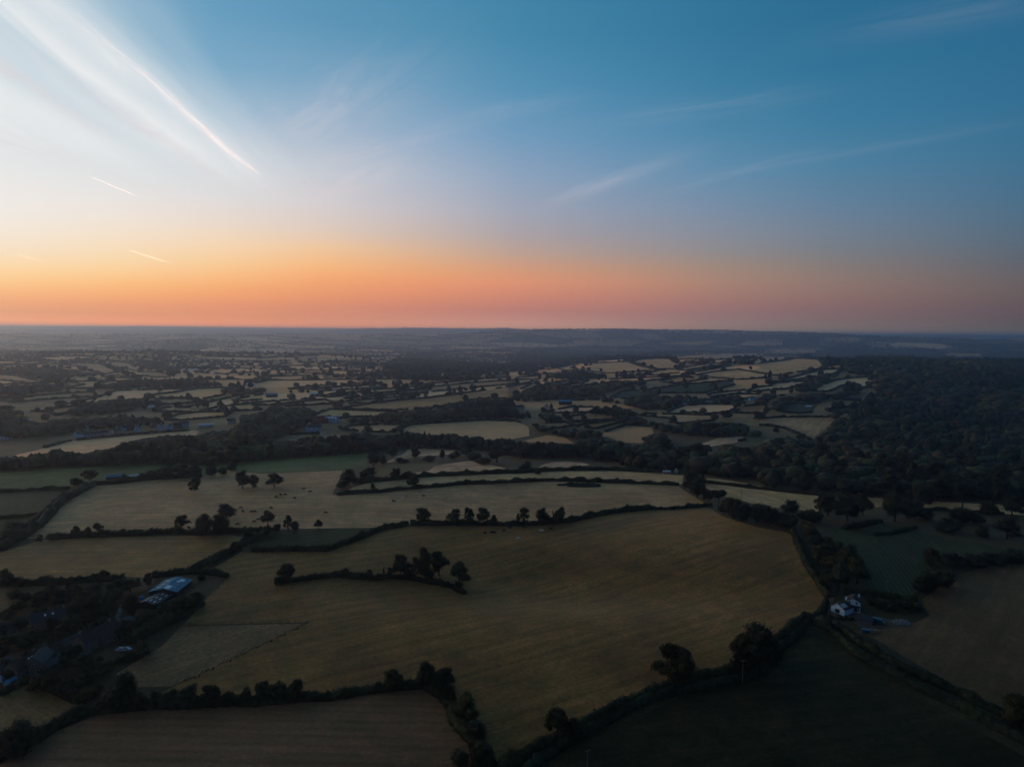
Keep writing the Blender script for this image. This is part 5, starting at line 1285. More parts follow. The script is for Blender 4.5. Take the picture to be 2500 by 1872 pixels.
# vehicles
def car(label, P, rot, paint, kind='car', group=None):
    L, Wd, Hh = (4.3, 1.75, 1.45) if kind == 'car' else (5.2, 1.95, 2.1)
    t = empty('parked_car' if kind == 'car' else 'parked_van', P, rot); tag(t, label, 'car' if kind == 'car' else 'van', group)
    pr = [(-.5, .30), (-.5, .52), (-.47, .60), (-.30, .64), (-.20, .97), (-.15, 1.0), (.22, 1.0), (.27, .97), (.40, .66), (.485, .60), (.5, .50), (.5, .30)] if kind == 'car' else [(-.5, .22), (-.5, .45), (-.46, .55), (-.38, .62), (-.28, .97), (-.24, 1.0), (.47, 1.0), (.495, .95), (.5, .50), (.5, .22)]
    m = MB(); k = len(pr); rings = []
    for s, wsc in ((-1, .82), (-1, 1), (1, 1), (1, .82)):
        rings.append([(s * Wd / 2 * (wsc if z > .64 or abs(s * wsc) < 1 else 1) * (.84 if z > .7 else 1) if abs(wsc) == 1 else s * Wd / 2 * .80, x * L, z * Hh) for x, z in pr])
    v = [q for ring in rings for q in ring]; f = []
    for i in range(3):
        for j in range(k): f.append((i * k + j, i * k + (j + 1) % k, (i + 1) * k + (j + 1) % k, (i + 1) * k + j))
    f += [tuple(range(k))[::-1], tuple(3 * k + j for j in range(k))]
    m.add(v, f); m.build('body', paint, t)
    g_ = MB()
    if kind == 'car': g_.box(-Wd * .43, -.17 * L, .70 * Hh, Wd * .43, .24 * L, .93 * Hh); g_.box(-Wd * .36, -.255 * L, .66 * Hh, Wd * .36, -.17 * L, .86 * Hh); g_.box(-Wd * .36, .24 * L, .70 * Hh, Wd * .36, .345 * L, .86 * Hh)
    else: g_.box(-Wd * .43, -.33 * L, .64 * Hh, Wd * .43, -.12 * L, .9 * Hh)
    g_.build('window', M['glass'], t)
    for sx in (-1, 1):
        for sy in (-.31, .31):
            w_ = MB(); w_.tube([(sx * (Wd / 2 - .17), sy * L, .32), (sx * (Wd / 2 + .02), sy * L, .32)], .32, 14); wo_ = w_.build('wheel', M['tyre'], t)
            r_ = MB(); r_.tube([(sx * (Wd / 2 + .02), sy * L, .32), (sx * (Wd / 2 + .045), sy * L, .32)], .19, 12); r_.build('rim', M['rim'], wo_)
        hl_ = MB(); hl_.box(sx * Wd * .36 - .16, -.5 * L - .02, .46 * Hh, sx * Wd * .36 + .16, -.5 * L + .05, .55 * Hh); hl_.build('headlight', M['pale_sheet'], t)
    return t
car('dark blue van parked beside the low outbuilding', at('h', 1190, 890), face(at('h', 1190, 890), 75), M['car_blue'], 'van')
car('silver car on the drive above the long stone building', at('v', 1880, 445), face(at('v', 1880, 445), 70), M['car_silver'])
car('dark car just left of the silver car on the drive', at('v', 1790, 470), face(at('v', 1790, 470), 70), M['car_dark'])
car('pale car at the left of a pair by the garden hedge', at('v', 1990, 660), face(at('v', 1990, 660), 60), M['car_white'])
car('silver car at the right of a pair by the garden hedge', at('v', 2065, 655), face(at('v', 2065, 655), 60), M['car_silver'])
b = MB(); b.box(-1.6, -1.1, 0, 1.6, 1.1, 1.5); b.box(-1.65, -1.15, 1.5, 1.65, 1.15, 1.6)
for k in range(7): b.box(-1.5 + k * .45, -1.16, .05, -1.4 + k * .45, -1.1, 1.48)
p = at('h', 920, 1095); o = b.build('skip', M['car_blue'], None, [float(q) for q in p]); o.rotation_euler[2] = face(p, 10); tag(o, 'small blue metal skip below the timber pile', 'skip')

# the farm at lower left
def front(p, rot, l): return p + np.array([-math.sin(rot) * l / 2, math.cos(rot) * l / 2, 0])
p = at('n', 790, 690); r_ = face(p, -26); t, rf = house('barn', 'large barn with a bright blue sheet roof at lower left', 'barn', front(p, r_, 16), r_, 13, 16, 2.9, 4.5, M['dark_wall'], M['blue_steel'],
      rooflights=[(1, -5.4, .80, 4.2, .34), (1, 5.0, .5, 2.6, .30), (1, 2.6, .62, 1.6, .22)])
for s, y0, u in ((-1, -4.5, .45), (-1, -.5, .5), (-1, 3.6, .55), (1, -5.4, .34), (1, -1.4, .42), (1, 1.2, .5)):
    hw, ev, rd = 6.5, 2.9, 4.5; c = MB(); v = []
    for uu in (u - .16, u + .16):
        x = s * hw * (1 - uu); z = ev + (rd - ev) * uu + .26; v += [(x, y0 - .7, z), (x, y0 + .7, z)]
    c.add(v + [(x, y, z - .1) for x, y, z in v], [(0, 1, 3, 2), (2, 3, 1, 0), (0, 4, 5, 1), (1, 5, 7, 3), (3, 7, 6, 2), (2, 6, 4, 0)]); c.build('vent_panel', M['panel'], rf)
p = at('n', 310, 1010); r_ = face(p, -40); t, rf = house('shed', 'dark roofed shed with rows of white rooflight strips', 'shed', front(p, r_, 16), r_, 8.5, 16, 2.5, 3.7, M['dark_wall'], M['slate'],
      rooflights=[(s, y, u, 1.7, .12) for s in (-1, 1) for y in (-6, -2.4, 1.6, 5.4) for u in (.3, .75)])
for tl, x, y, lab in (('n', 200, 860, 'upright pale blue silo tank at the left end of the shed'), ('n', 715, 1030, 'upright pale blue silo tank in front of the shed')):
    p = at(tl, x, y); m = MB(); m.tube([(0, 0, -.2), (0, 0, 3.4), (0, 0, 3.9), (0, 0, 4.1)], [1.0, 1.0, .6, .15], 16); m.tube([(0, 0, 1.2), (0, 0, 1.32)], 1.05, 16); m.tube([(0, 0, 2.6), (0, 0, 2.72)], 1.05, 16)
    tag(m.build('silo', M['blue_steel'], None, [float(q) for q in p]), lab, 'silo')
p = at('v', 720, 330); house('farmhouse', 'farmhouse with a dark slate roof and two small rooflights', 'house', p + np.array([0, 3, 0]), face(p, -85), 7.5, 12.5, 4.6, 7.4, M['stone_wall'], M['slate'], [('r', -4, 3.4, .9, 1), ('r', 0, 3.4, .9, 1), ('r', 4, 3.4, .9, 1), ('r', -3, 1.2, .9, 1), ('r', 3.4, 1.2, .9, 1)], ('r', .4, .9, 2, M['door']), [(0, 5.6, 1.6)],
      rooflights=[(1, -1.2, .6, .8, .22), (1, 1.6, .6, .8, .22)])
p = at('v', 1500, 590); house('stone_building', 'long stone building with a brown tiled roof at the farm', 'building', p + np.array([.5, 3.2, 0]), face(p, -50), 7.0, 17.5, 4.4, 7.0, M['stone_wall'], M['tile'], [('r', y, z, .9, 1) for y in (-6.5, -3, .5, 4, 6.8) for z in (1.3, 3.5)], ('r', -1.2, .9, 2, M['door']), [(0, -7.8, 1.5), (0, 6, 1.5)])
p = at('v', 1080, 650); house('stone_cottage', 'low stone cottage joined below the long building', 'cottage', p + np.array([0, 2, 0]), face(p, -50), 5.5, 8, 2.6, 4.6, M['stone_wall'], M['slate'], [('r', -1.8, 1.3, .9, .9), ('r', 1.8, 1.3, .9, .9)], rooflights=[(-1, -1.5, .5, .7, .3), (-1, 1.2, .5, .7, .3)])
p = at('v', 300, 1090); house('brick_house', 'brown roofed house with two glinting rooflights at the far left', 'house', p + np.array([0, 3, 0]), face(p, -50), 7, 10.5, 3.8, 6.4, M['stone_wall'], M['tile'], [('r', -3.5, 1.4, 1, 1), ('r', 2.6, 1.4, 1, 1), ('r', 3.4, 3.1, .9, .9)], ('r', -.5, .9, 2, M['door']), [(0, 4.6, 1.4)], rooflights=[(1, 1.2, .55, .8, .34), (1, 2.6, .55, .8, .34)])
p = at('v', 560, 1020); house('gabled_house', 'grey gabled house joined right of the glinting rooflights', 'house', p + np.array([0, 3, 0]), face(p, -25), 6.5, 9.5, 4.4, 7.2, M['stone_wall'], M['slate'], [('f', 0, 3.7, .9, 1), ('f', -1.6, 1.3, 1, 1), ('f', 1.7, 1.3, 1, 1)], None, [(0, 4, 1.4)])
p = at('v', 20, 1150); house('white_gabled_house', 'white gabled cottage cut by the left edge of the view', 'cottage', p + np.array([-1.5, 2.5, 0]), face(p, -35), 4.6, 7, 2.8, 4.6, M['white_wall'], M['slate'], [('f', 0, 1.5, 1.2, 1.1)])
p = at('v', 30, 1010); house('annex', 'pale roofed annex at the left edge', 'annex', p + np.array([-2, 3, 0]), face(p, -50), 3.6, 6, 2.2, 3.3, M['stone_wall'], M['teal'])
for x, y, w, l, ev, rd, tn, wm, rm, lab in ((120,400,6,10,3.4,5.6,-70,'stone_wall','slate','dark slate house at the left edge above the lane'),(880,760,5,7,2.6,4.4,-50,'stone_wall','tile','small tiled outhouse right of the teal garden shed'),
      (520,860,4.5,7,2.6,4.2,-48,'brick_wall','tile','small brick outhouse behind the grey gabled house'),(770,1000,4,6,2.4,3.8,-50,'stone_wall','slate','small slate store at the garden end'),(1700,560,5,7,3,4.8,-50,'stone_wall','tile','low end range right of the long stone building')):
    p = at('v', x, y); house('house' if ev > 3 else 'outhouse', lab, 'house' if ev > 3 else 'outhouse', p + np.array([0, 2, 0]), face(p, tn), w, l, ev, rd, M[wm], M[rm], [('r', -1.5, 1.3, .9, .9), ('r', 1.5, 1.3, .9, .9)])
p = at('v', 840, 840); house('garden_shed', 'small teal roofed shed between the farm houses', 'shed', p, face(p, -50), 3.4, 5.2, 2.0, 2.9, M['dark_wall'], M['teal'], [('r', 0, 1.1, .8, .7)])
p = at('v', 1940, 330); house('workshop', 'teal roofed workshop at the end of the farm drive', 'workshop', p + np.array([0, 2.5, 0]), face(p, -50), 6, 8.5, 2.6, 3.9, M['dark_wall'], M['teal'], [('r', -2, 1.3, .9, .9)])
p = at('v', 2010, 345); house('lean_to', 'pale blue sheeted lean-to in front of the workshop', 'lean-to', p, face(p, -48), 1.9, 9.0, 1.9, 2.5, M['dark_wall'], M['blue_steel'], [('r', 0, 1.0, 1.6, .7)])
p = at('v', 200, 1190); house('greenhouse', 'low pale greenhouse in front of the brown roofed house', 'greenhouse', p, face(p, -50), 2.2, 5.5, 1.5, 2.2, M['blue_steel'], M['blue_steel'])
p = at('v', 1390, 725); m = MB(); m.tube([(0, 0, .75), (0, 0, .85)], 1.9, 20)
for k in range(6): m.tube([(1.8 * math.cos(k), 1.8 * math.sin(k), -.1), (1.8 * math.cos(k), 1.8 * math.sin(k), 1.0)], .05, 6)
m.tube([(1.75 * math.cos(k / 20 * 6.2832), 1.75 * math.sin(k / 20 * 6.2832), .87) for k in range(21)], .16, 6, False)
tag(m.build('trampoline', M['teal'], None, [float(q) for q in p]), 'round trampoline on the lawn below the long stone building', 'trampoline')
field('c1 975,345 1000,360 975,420 960,470 1010,490 1060,500 1000,520 930,540 905,530 920,470 945,400', (.22, .25, .28), 'rough', 'pale concrete drive up to the blue roofed barn', 3.0, 8.0, 'drive', cat='drive')
field('c1 0,745 120,740 260,715 400,700 460,690 380,740 250,765 120,790 0,800', (.07, .09, .10), 'rough', 'lane through the farm hamlet', 3.0, 8.0, 'lane', cat='lane')
field('c1 1130,330 1330,255 1420,290 1380,350 1290,400 1180,390', (.10, .11, .125), 'rough', 'concrete yard between barn and shed', 3.0, 8.0, 'farmyard', cat='yard')
field('c4 330,560 400,500 470,430 540,300 575,200 600,200 575,320 560,440 620,490 900,690 1200,860 1600,1045 2140,1330 2140,1360 1600,1075 1200,885 900,715 640,540 540,490 460,480 380,530 200,640 0,740 -100,790 -100,770 0,715 200,610', (.055, .058, .066), 'rough', 'narrow lanes meeting at the white house', 3.0, 10.0, 'lane', cat='lane')

# houses of the village and scattered farms in the middle distance: tile x y, gable width, length, eave, ridge, turn, wall, roof, label
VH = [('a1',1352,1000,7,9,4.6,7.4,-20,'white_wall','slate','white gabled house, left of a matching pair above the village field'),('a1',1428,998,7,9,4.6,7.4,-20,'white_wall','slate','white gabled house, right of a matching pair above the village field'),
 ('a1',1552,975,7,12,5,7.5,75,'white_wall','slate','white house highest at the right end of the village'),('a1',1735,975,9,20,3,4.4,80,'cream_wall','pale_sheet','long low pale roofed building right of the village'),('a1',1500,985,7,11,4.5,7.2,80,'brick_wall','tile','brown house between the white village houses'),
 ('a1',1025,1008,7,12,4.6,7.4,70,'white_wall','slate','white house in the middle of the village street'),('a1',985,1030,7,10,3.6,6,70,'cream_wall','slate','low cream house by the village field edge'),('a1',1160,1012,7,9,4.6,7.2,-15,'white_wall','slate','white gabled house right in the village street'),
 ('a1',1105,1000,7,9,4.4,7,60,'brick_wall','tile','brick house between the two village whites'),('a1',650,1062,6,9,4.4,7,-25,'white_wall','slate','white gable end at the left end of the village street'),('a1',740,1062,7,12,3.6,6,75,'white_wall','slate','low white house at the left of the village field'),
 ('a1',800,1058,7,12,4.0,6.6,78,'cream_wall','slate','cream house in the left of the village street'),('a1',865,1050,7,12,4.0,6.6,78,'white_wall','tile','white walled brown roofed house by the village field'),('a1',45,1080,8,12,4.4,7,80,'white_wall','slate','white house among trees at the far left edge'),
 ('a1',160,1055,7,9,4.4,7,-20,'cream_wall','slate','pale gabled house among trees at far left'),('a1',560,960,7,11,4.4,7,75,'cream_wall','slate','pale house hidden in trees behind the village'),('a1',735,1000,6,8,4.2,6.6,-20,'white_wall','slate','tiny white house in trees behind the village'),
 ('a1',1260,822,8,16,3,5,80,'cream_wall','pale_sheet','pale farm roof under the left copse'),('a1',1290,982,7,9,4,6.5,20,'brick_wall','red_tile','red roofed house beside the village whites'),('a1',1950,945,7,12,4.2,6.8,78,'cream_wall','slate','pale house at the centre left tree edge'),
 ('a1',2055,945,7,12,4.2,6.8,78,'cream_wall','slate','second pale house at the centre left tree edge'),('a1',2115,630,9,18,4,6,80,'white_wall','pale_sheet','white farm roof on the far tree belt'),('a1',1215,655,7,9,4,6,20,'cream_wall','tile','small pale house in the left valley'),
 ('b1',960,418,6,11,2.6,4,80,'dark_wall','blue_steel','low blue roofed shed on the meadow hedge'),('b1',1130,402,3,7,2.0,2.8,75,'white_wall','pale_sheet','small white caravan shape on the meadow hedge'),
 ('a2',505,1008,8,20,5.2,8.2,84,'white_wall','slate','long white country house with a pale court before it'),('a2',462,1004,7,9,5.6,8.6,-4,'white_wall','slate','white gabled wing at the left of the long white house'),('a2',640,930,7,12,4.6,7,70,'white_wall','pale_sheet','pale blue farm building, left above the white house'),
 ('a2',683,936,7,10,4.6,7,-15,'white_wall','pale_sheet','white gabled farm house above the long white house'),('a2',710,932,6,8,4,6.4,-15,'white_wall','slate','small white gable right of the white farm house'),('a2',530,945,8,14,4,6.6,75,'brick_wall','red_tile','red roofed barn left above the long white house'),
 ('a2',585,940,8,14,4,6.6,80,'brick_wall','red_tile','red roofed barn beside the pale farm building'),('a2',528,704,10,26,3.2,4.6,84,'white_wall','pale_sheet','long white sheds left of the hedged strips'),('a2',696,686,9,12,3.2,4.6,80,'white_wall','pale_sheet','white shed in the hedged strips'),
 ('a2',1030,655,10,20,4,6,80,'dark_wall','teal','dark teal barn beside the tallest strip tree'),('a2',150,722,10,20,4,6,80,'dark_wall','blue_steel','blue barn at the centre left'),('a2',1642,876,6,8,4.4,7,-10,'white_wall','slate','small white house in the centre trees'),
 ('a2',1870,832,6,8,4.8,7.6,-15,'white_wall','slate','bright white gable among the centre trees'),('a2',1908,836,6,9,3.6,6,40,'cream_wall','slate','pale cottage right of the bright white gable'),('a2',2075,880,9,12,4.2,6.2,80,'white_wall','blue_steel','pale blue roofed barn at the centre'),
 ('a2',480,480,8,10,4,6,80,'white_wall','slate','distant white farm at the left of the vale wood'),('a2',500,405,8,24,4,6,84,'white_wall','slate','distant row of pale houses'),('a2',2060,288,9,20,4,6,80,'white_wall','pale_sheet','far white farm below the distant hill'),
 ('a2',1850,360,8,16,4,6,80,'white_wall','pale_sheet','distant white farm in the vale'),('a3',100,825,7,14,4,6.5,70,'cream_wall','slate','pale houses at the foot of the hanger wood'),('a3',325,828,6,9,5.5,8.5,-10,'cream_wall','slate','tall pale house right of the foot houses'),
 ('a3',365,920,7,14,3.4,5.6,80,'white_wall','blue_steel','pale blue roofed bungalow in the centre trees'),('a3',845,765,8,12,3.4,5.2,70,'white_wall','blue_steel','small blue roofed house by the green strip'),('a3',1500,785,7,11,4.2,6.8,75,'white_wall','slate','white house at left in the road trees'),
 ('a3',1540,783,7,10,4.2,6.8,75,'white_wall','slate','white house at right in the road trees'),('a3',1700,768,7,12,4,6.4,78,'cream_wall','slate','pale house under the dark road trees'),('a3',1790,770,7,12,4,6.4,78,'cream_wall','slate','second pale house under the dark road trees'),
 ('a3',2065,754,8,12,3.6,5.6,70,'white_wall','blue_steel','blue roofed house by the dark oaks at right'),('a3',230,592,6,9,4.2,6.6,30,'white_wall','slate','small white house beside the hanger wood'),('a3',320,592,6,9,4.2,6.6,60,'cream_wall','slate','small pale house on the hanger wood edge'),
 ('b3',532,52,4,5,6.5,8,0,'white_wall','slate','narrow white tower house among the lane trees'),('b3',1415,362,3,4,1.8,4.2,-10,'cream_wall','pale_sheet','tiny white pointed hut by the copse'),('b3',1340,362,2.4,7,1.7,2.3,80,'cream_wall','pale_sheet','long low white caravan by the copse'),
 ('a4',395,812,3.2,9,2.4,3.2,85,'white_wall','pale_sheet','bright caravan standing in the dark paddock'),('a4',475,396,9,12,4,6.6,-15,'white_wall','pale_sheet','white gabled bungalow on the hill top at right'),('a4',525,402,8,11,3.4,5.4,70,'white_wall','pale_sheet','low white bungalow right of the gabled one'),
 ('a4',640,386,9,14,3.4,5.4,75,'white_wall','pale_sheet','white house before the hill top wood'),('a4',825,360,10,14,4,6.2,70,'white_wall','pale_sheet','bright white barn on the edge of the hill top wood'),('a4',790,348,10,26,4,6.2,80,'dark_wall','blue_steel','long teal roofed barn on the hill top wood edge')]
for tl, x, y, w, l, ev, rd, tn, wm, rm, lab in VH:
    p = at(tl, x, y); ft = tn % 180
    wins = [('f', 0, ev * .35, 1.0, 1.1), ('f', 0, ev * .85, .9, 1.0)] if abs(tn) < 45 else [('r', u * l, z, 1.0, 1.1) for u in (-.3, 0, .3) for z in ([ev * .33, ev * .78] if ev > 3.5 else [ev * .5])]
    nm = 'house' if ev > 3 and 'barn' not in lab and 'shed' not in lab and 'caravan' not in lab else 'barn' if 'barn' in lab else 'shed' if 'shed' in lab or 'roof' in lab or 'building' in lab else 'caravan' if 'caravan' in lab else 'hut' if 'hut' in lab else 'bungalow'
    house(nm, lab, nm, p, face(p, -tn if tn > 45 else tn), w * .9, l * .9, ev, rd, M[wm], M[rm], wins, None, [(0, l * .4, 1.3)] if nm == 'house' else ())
p = at('a3', 485, 785); house('barn', 'barn with a curved blue roof below the hanger wood', 'barn', p, face(p, -86), 13, 21, 5, 7.6, M['dark_wall'], M['blue_steel'], roof_kind='arch')
# scrap yard on the right
g = np.random.default_rng(21); paints = ['car_white', 'car_silver', 'car_silver', 'car_dark', 'car_white', 'car_blue']
for k, (x, y) in enumerate(((585,808),(620,806),(655,810),(690,806),(720,801),(640,785),(675,783),(745,781),(800,795),(770,760),(830,715))):
    p = at('a4', x, y); car('car among the vehicles scattered in the scrap yard by the wood', p, g.uniform(0, 6), M[paints[k % 6]], 'car' if k % 3 else 'van', 'vehicles scattered in the scrap yard')
p = at('a4', 765, 752); house('open_barn', 'dark roofed barn in the middle of the scrap yard', 'barn', p, face(p, -84), 11, 26, 4, 6, M['dark_wall'], M['slate'])
field('a2 410,1035 470,1016 610,1022 560,1042', 'court_' and (.33, .37, .44), 'rough', 'pale sports court before the long white house', 3.0, 6.0, 'court', cat='court')
field('a1 1525,492 1600,487 1705,488 1680,500 1600,503 1545,500', (.02, .025, .03), 'ground', 'pond shining in the left valley', 3.0, 6.0, 'pond', cat='pond')
bpy.data.objects['pond'].data.materials.clear(); bpy.data.objects['pond'].data.materials.append(M['water'])
zz = np.array([v.co.z for v in bpy.data.objects['pond'].data.vertices]); zm = float(zz.max()) + .2
for v in bpy.data.objects['pond'].data.vertices: v.co.z = zm
field('a1 1510,555 1550,552 1550,560 1515,562', (.02, .025, .03), 'ground', 'small pond beside the valley wood', 3.0, 4.0, 'pond', cat='pond')
q_ = [o for o in bpy.data.objects if o.name == 'pond.001']
for o in q_:
    o.data.materials.clear(); o.data.materials.append(M['water']); zm = max(v.co.z for v in o.data.vertices) + .2
    for v in o.data.vertices: v.co.z = zm

# ------------------------------------------------------------------ poles, mast, turbine
def pole(label, tile, x, y, hpx, turn=0):
    px, py = src(tile, x, y); P = hit(px, py); h = hpx * TILE[tile][2] * project(P)[2] / F_PX
    t = empty('utility_pole', P, face(P, turn)); tag(t, label, 'utility pole', 'wooden utility poles in the fields')
    m = MB(); m.tube([(0, 0, -.5), (0, 0, h * .5), (0, 0, h)], [.16, .14, .11], 9); m.build('post', M['pole'], t)
    m = MB(); m.box(-1.0, -.2, h - .55, 1.0, -.1, h - .40); m.build('crossbar', M['pole'], t)
    for u in (-.85, 0, .85):
        m = MB(); m.tube([(u, -.15, h - .4), (u, -.15, h - .22), (u, -.15, h - .12)], [.05, .09, .04], 8); m.build('insulator', M['frame'], t)
pole('utility pole in the dark pasture before the spreading tree pair', 'c3', 1888, 985, 200, 25)
pole('utility pole low at the bottom edge in the dark pasture', 'c3', 640, 1680, 175, 35)
pole('utility pole at the maize edge behind the white house', 'c4', 995, 272, 118, 20)
pole('thin utility pole in the pale strip right of the copse', 'b3', 1970, 572, 72, 20)
def mast(label, tile, x, y, hpx, turbine):
    px, py = src(tile, x, y); P = hit(px, py); d = project(P)[2]; h = hpx * TILE[tile][2] * d / F_PX
    t = empty('wind_turbine' if turbine else 'radio_mast', P, face(P, 15)); tag(t, label, 'wind turbine' if turbine else 'mast')
    m = MB(); m.tube([(0, 0, -2), (0, 0, h)], [h * .024, h * .013], 12) if turbine else m.tube([(0, 0, -2), (0, 0, h)], [h * .03, h * .012], 6); m.build('tower' if turbine else 'lattice', M['turbine'], t)
    if turbine:
        m = MB(); m.box(-h * .018, -h * .04, h, h * .018, h * .05, h + h * .035); m.build('nacelle', M['turbine'], t)
        m = MB(); m.tube([(0, -h * .04, h + h * .017), (0, -h * .065, h + h * .017), (0, -h * .075, h + h * .017)], [h * .016, h * .014, h * .004], 10); hb_ = m.build('hub', M['turbine'], t)
        for k in range(3):
            a = R(90 + 120 * k); L = h * .50; m = MB(); pts = [(0 + math.cos(a) * r_, -h * .055, h * 1.017 + math.sin(a) * r_) for r_ in (h * .01, L * .25, L * .7, L)]
            m.tube(pts, [h * .010, h * .012, h * .007, h * .002], 6); m.build('blade', M['turbine'], hb_)
    else:
        for k in (.55, .8): 
            m = MB(); m.box(-h * .05, -h * .02, h * k, h * .05, h * .02, h * (k + .05)); m.build('antenna', M['turbine'], t)
mast('slender white wind turbine rising at the right of the far vale', 'a3', 1871, 243, 66, True)
mast('short pale mast in the woods left of the wind turbine', 'a3', 1500, 246, 24, False)

# ------------------------------------------------------------------ fence of the paddock
def fence(txt, label, gap=4.0):
    P = ground_path(txt, 6.0); d = np.r_[0, np.cumsum(np.hypot(*np.diff(P[:, :2], axis=0).T))]; s = np.arange(0, d[-1], gap)
    x, y = np.interp(s, d, P[:, 0]), np.interp(s, d, P[:, 1]); z = H(x, y); t = empty('paddock_fence', (x[0], y[0], z[0])); tag(t, label, 'fence')
    o = np.array([x[0], y[0], z[0]]); Q = np.stack([x, y, z], -1) - o
    for q in Q[:90]:
        m = MB(); m.tube([q + [0, 0, -.4], q + [0, 0, 1.25]], .07, 6); m.build('post', M['pole'], t)
    for k, hh in enumerate((.45, .8, 1.12)):
        m = MB(); m.tube([q + np.array([0, 0, hh]) for q in Q], .025, 4); m.build('wire', M['pole'], t)
fence('c2 440,492 300,560 150,610 0,662 c1 1900,775 1750,830 1600,895 1400,985 1200,1080', 'post and wire fence along the lower side of the brown paddock')
fence('c2 440,490 200,492 0,495 c1 1900,498 1700,505 1500,515 1350,535', 'post and wire fence along the upper side of the brown paddock')

# ------------------------------------------------------------------ cattle
def cow_mesh(seed):
    g = np.random.default_rng(seed); m = MB()
    m.tube([(-.98, 0, 1.02), (-.90, 0, 1.05), (-.55, 0, 1.02), (0, 0, .98), (.45, 0, 1.0), (.75, 0, 1.06), (.86, 0, 1.08)], [.12, .30, .36, .40, .39, .31, .20], 12)
    m.tube([(.72, 0, 1.12), (1.0, 0, 1.02), (1.22, 0, .72)], [.24, .19, .13], 10); m.tube([(1.16, 0, .78), (1.28, 0, .58), (1.40, 0, .36), (1.44, 0, .28)], [.13, .14, .10, .08], 10)
    for s in (-1, 1):
        m.tube([(1.17, s * .10, .80), (1.14, s * .26, .80)], [.06, .02], 6)
        m.tube([(.60, s * .20, .95), (.60, s * .19, .50), (.56, s * .19, .45), (.57, s * .19, .06), (.60, s * .19, -.02)], [.17, .09, .075, .06, .08], 8)
        m.tube([(-.72, s * .21, 1.0), (-.62, s * .21, .68), (-.82, s * .20, .42), (-.78, s * .20, .06), (-.74, s * .20, -.02)], [.24, .15, .075, .06, .08], 8)
    m.tube([(-.97, 0, 1.18), (-1.08, 0, .95), (-1.06, 0, .45)], [.05, .03, .05], 6); m.tube([(-.35, 0, .68), (-.45, 0, .56)], [.16, .10], 8)
    return m
cowb, coww = cow_mesh(1).mesh('cow', True), cow_mesh(2).mesh('cow', True); cowb.materials.append(M['cow_black']); coww.materials.append(M['cow_white'])
HERD = {'black cow grazing in the long pale pasture left of centre': ('black cattle in the long pale pasture', [('b1', 2032, 664), ('b1', 2050, 692), ('b1', 2125, 696), ('b1', 2148, 693), ('b1', 2005, 803), ('b1', 2145, 779), ('b1', 2180, 762), ('b2', 187, 573), ('b2', 225, 552), ('b2', 263, 551), ('b2', 345, 581), ('b2', 145, 665), ('b2', 420, 501), ('b2', 472, 525), ('b2', 606, 704)]),
        'black cow standing under the central hedge in the hayfield': ('black cattle under the central hedge', [('b2', 1950, 877), ('b2', 2008, 873), ('b2', 2030, 873), ('b2', 2108, 858), ('b2', 2160, 833), ('b3', 140, 829), ('b3', 360, 842)])}
for lab, (grp, pts) in HERD.items():
    for k, (tl, x, y) in enumerate(pts):
        p = at(tl, x, y); o = link('cow', cowb, None, None, [float(v) for v in p]); o.rotation_euler[2] = rng.uniform(-.6, .6) + (0 if k % 2 else math.pi); o.scale = (1.12,) * 3; tag(o, lab, 'cow', grp)
for tl, x, y, lab, me in (('b2', 1178, 606, 'black cow beside the white one below the long trimmed hedge', cowb), ('b2', 1430, 563, 'black cow alone just below the long trimmed hedge', cowb), ('b2', 1255, 586, 'white cow in the pale pasture right of the cattle', coww), ('b3', 283, 857, 'white cow below the right oak group', coww), ('b3', 85, 922, 'white cow lowest in the hayfield', coww)):
    p = at(tl, x, y); o = link('cow', me, None, None, [float(v) for v in p]); o.rotation_euler[2] = rng.uniform(-.5, .5); o.scale = (1.12,) * 3; tag(o, lab, 'cow')
# ------------------------------------------------------------------ sky: dusk colours by direction, cirrus, the glow at left
TY = [0, 150, 300, 420, 500, 560, 610, 650, 690, 730, 765, 797]
TX = [0, 400, 800, 1250, 1800, 2500]
TC = [
 [(164,195,212),(182,208,219),(216,225,229),(236,235,233),(243,238,232),(248,236,220),(253,230,200),(255,222,172),(254,204,142),(245,174,122),(214,152,124),(250,160,112)],
 [(112,162,194),(132,175,202),(180,202,216),(220,224,226),(235,230,226),(245,226,206),(254,224,184),(255,214,158),(253,190,124),(243,165,112),(216,144,112),(240,150,112)],
 [(85,145,180),(105,158,190),(154,181,205),(198,205,214),(214,209,210),(225,205,190),(245,200,155),(252,188,128),(245,165,110),(228,150,110),(205,136,112),(214,142,124)],
 [(64,130,165),(74,140,175),(104,154,190),(140,165,192),(160,170,188),(170,165,172),(188,164,153),(214,160,125),(224,150,115),(204,134,114),(180,125,118),(190,144,148)],
 [(48,113,150),(54,120,156),(70,131,166),(95,140,171),(115,141,166),(130,140,155),(140,138,140),(158,136,123),(164,130,116),(154,116,111),(136,110,116),(130,115,126)],
 [(42,103,140),(46,108,145),(54,113,148),(65,113,143),(75,111,136),(85,108,126),(92,103,115),(99,98,103),(103,94,95),(97,85,89),(86,79,87),(84,84,97)]]
TCL = np.array([[lin(c) for c in col] for col in TC])
TCL[2:, :5] = TCL[2:, :5] * np.array([1.0, .985, .985])
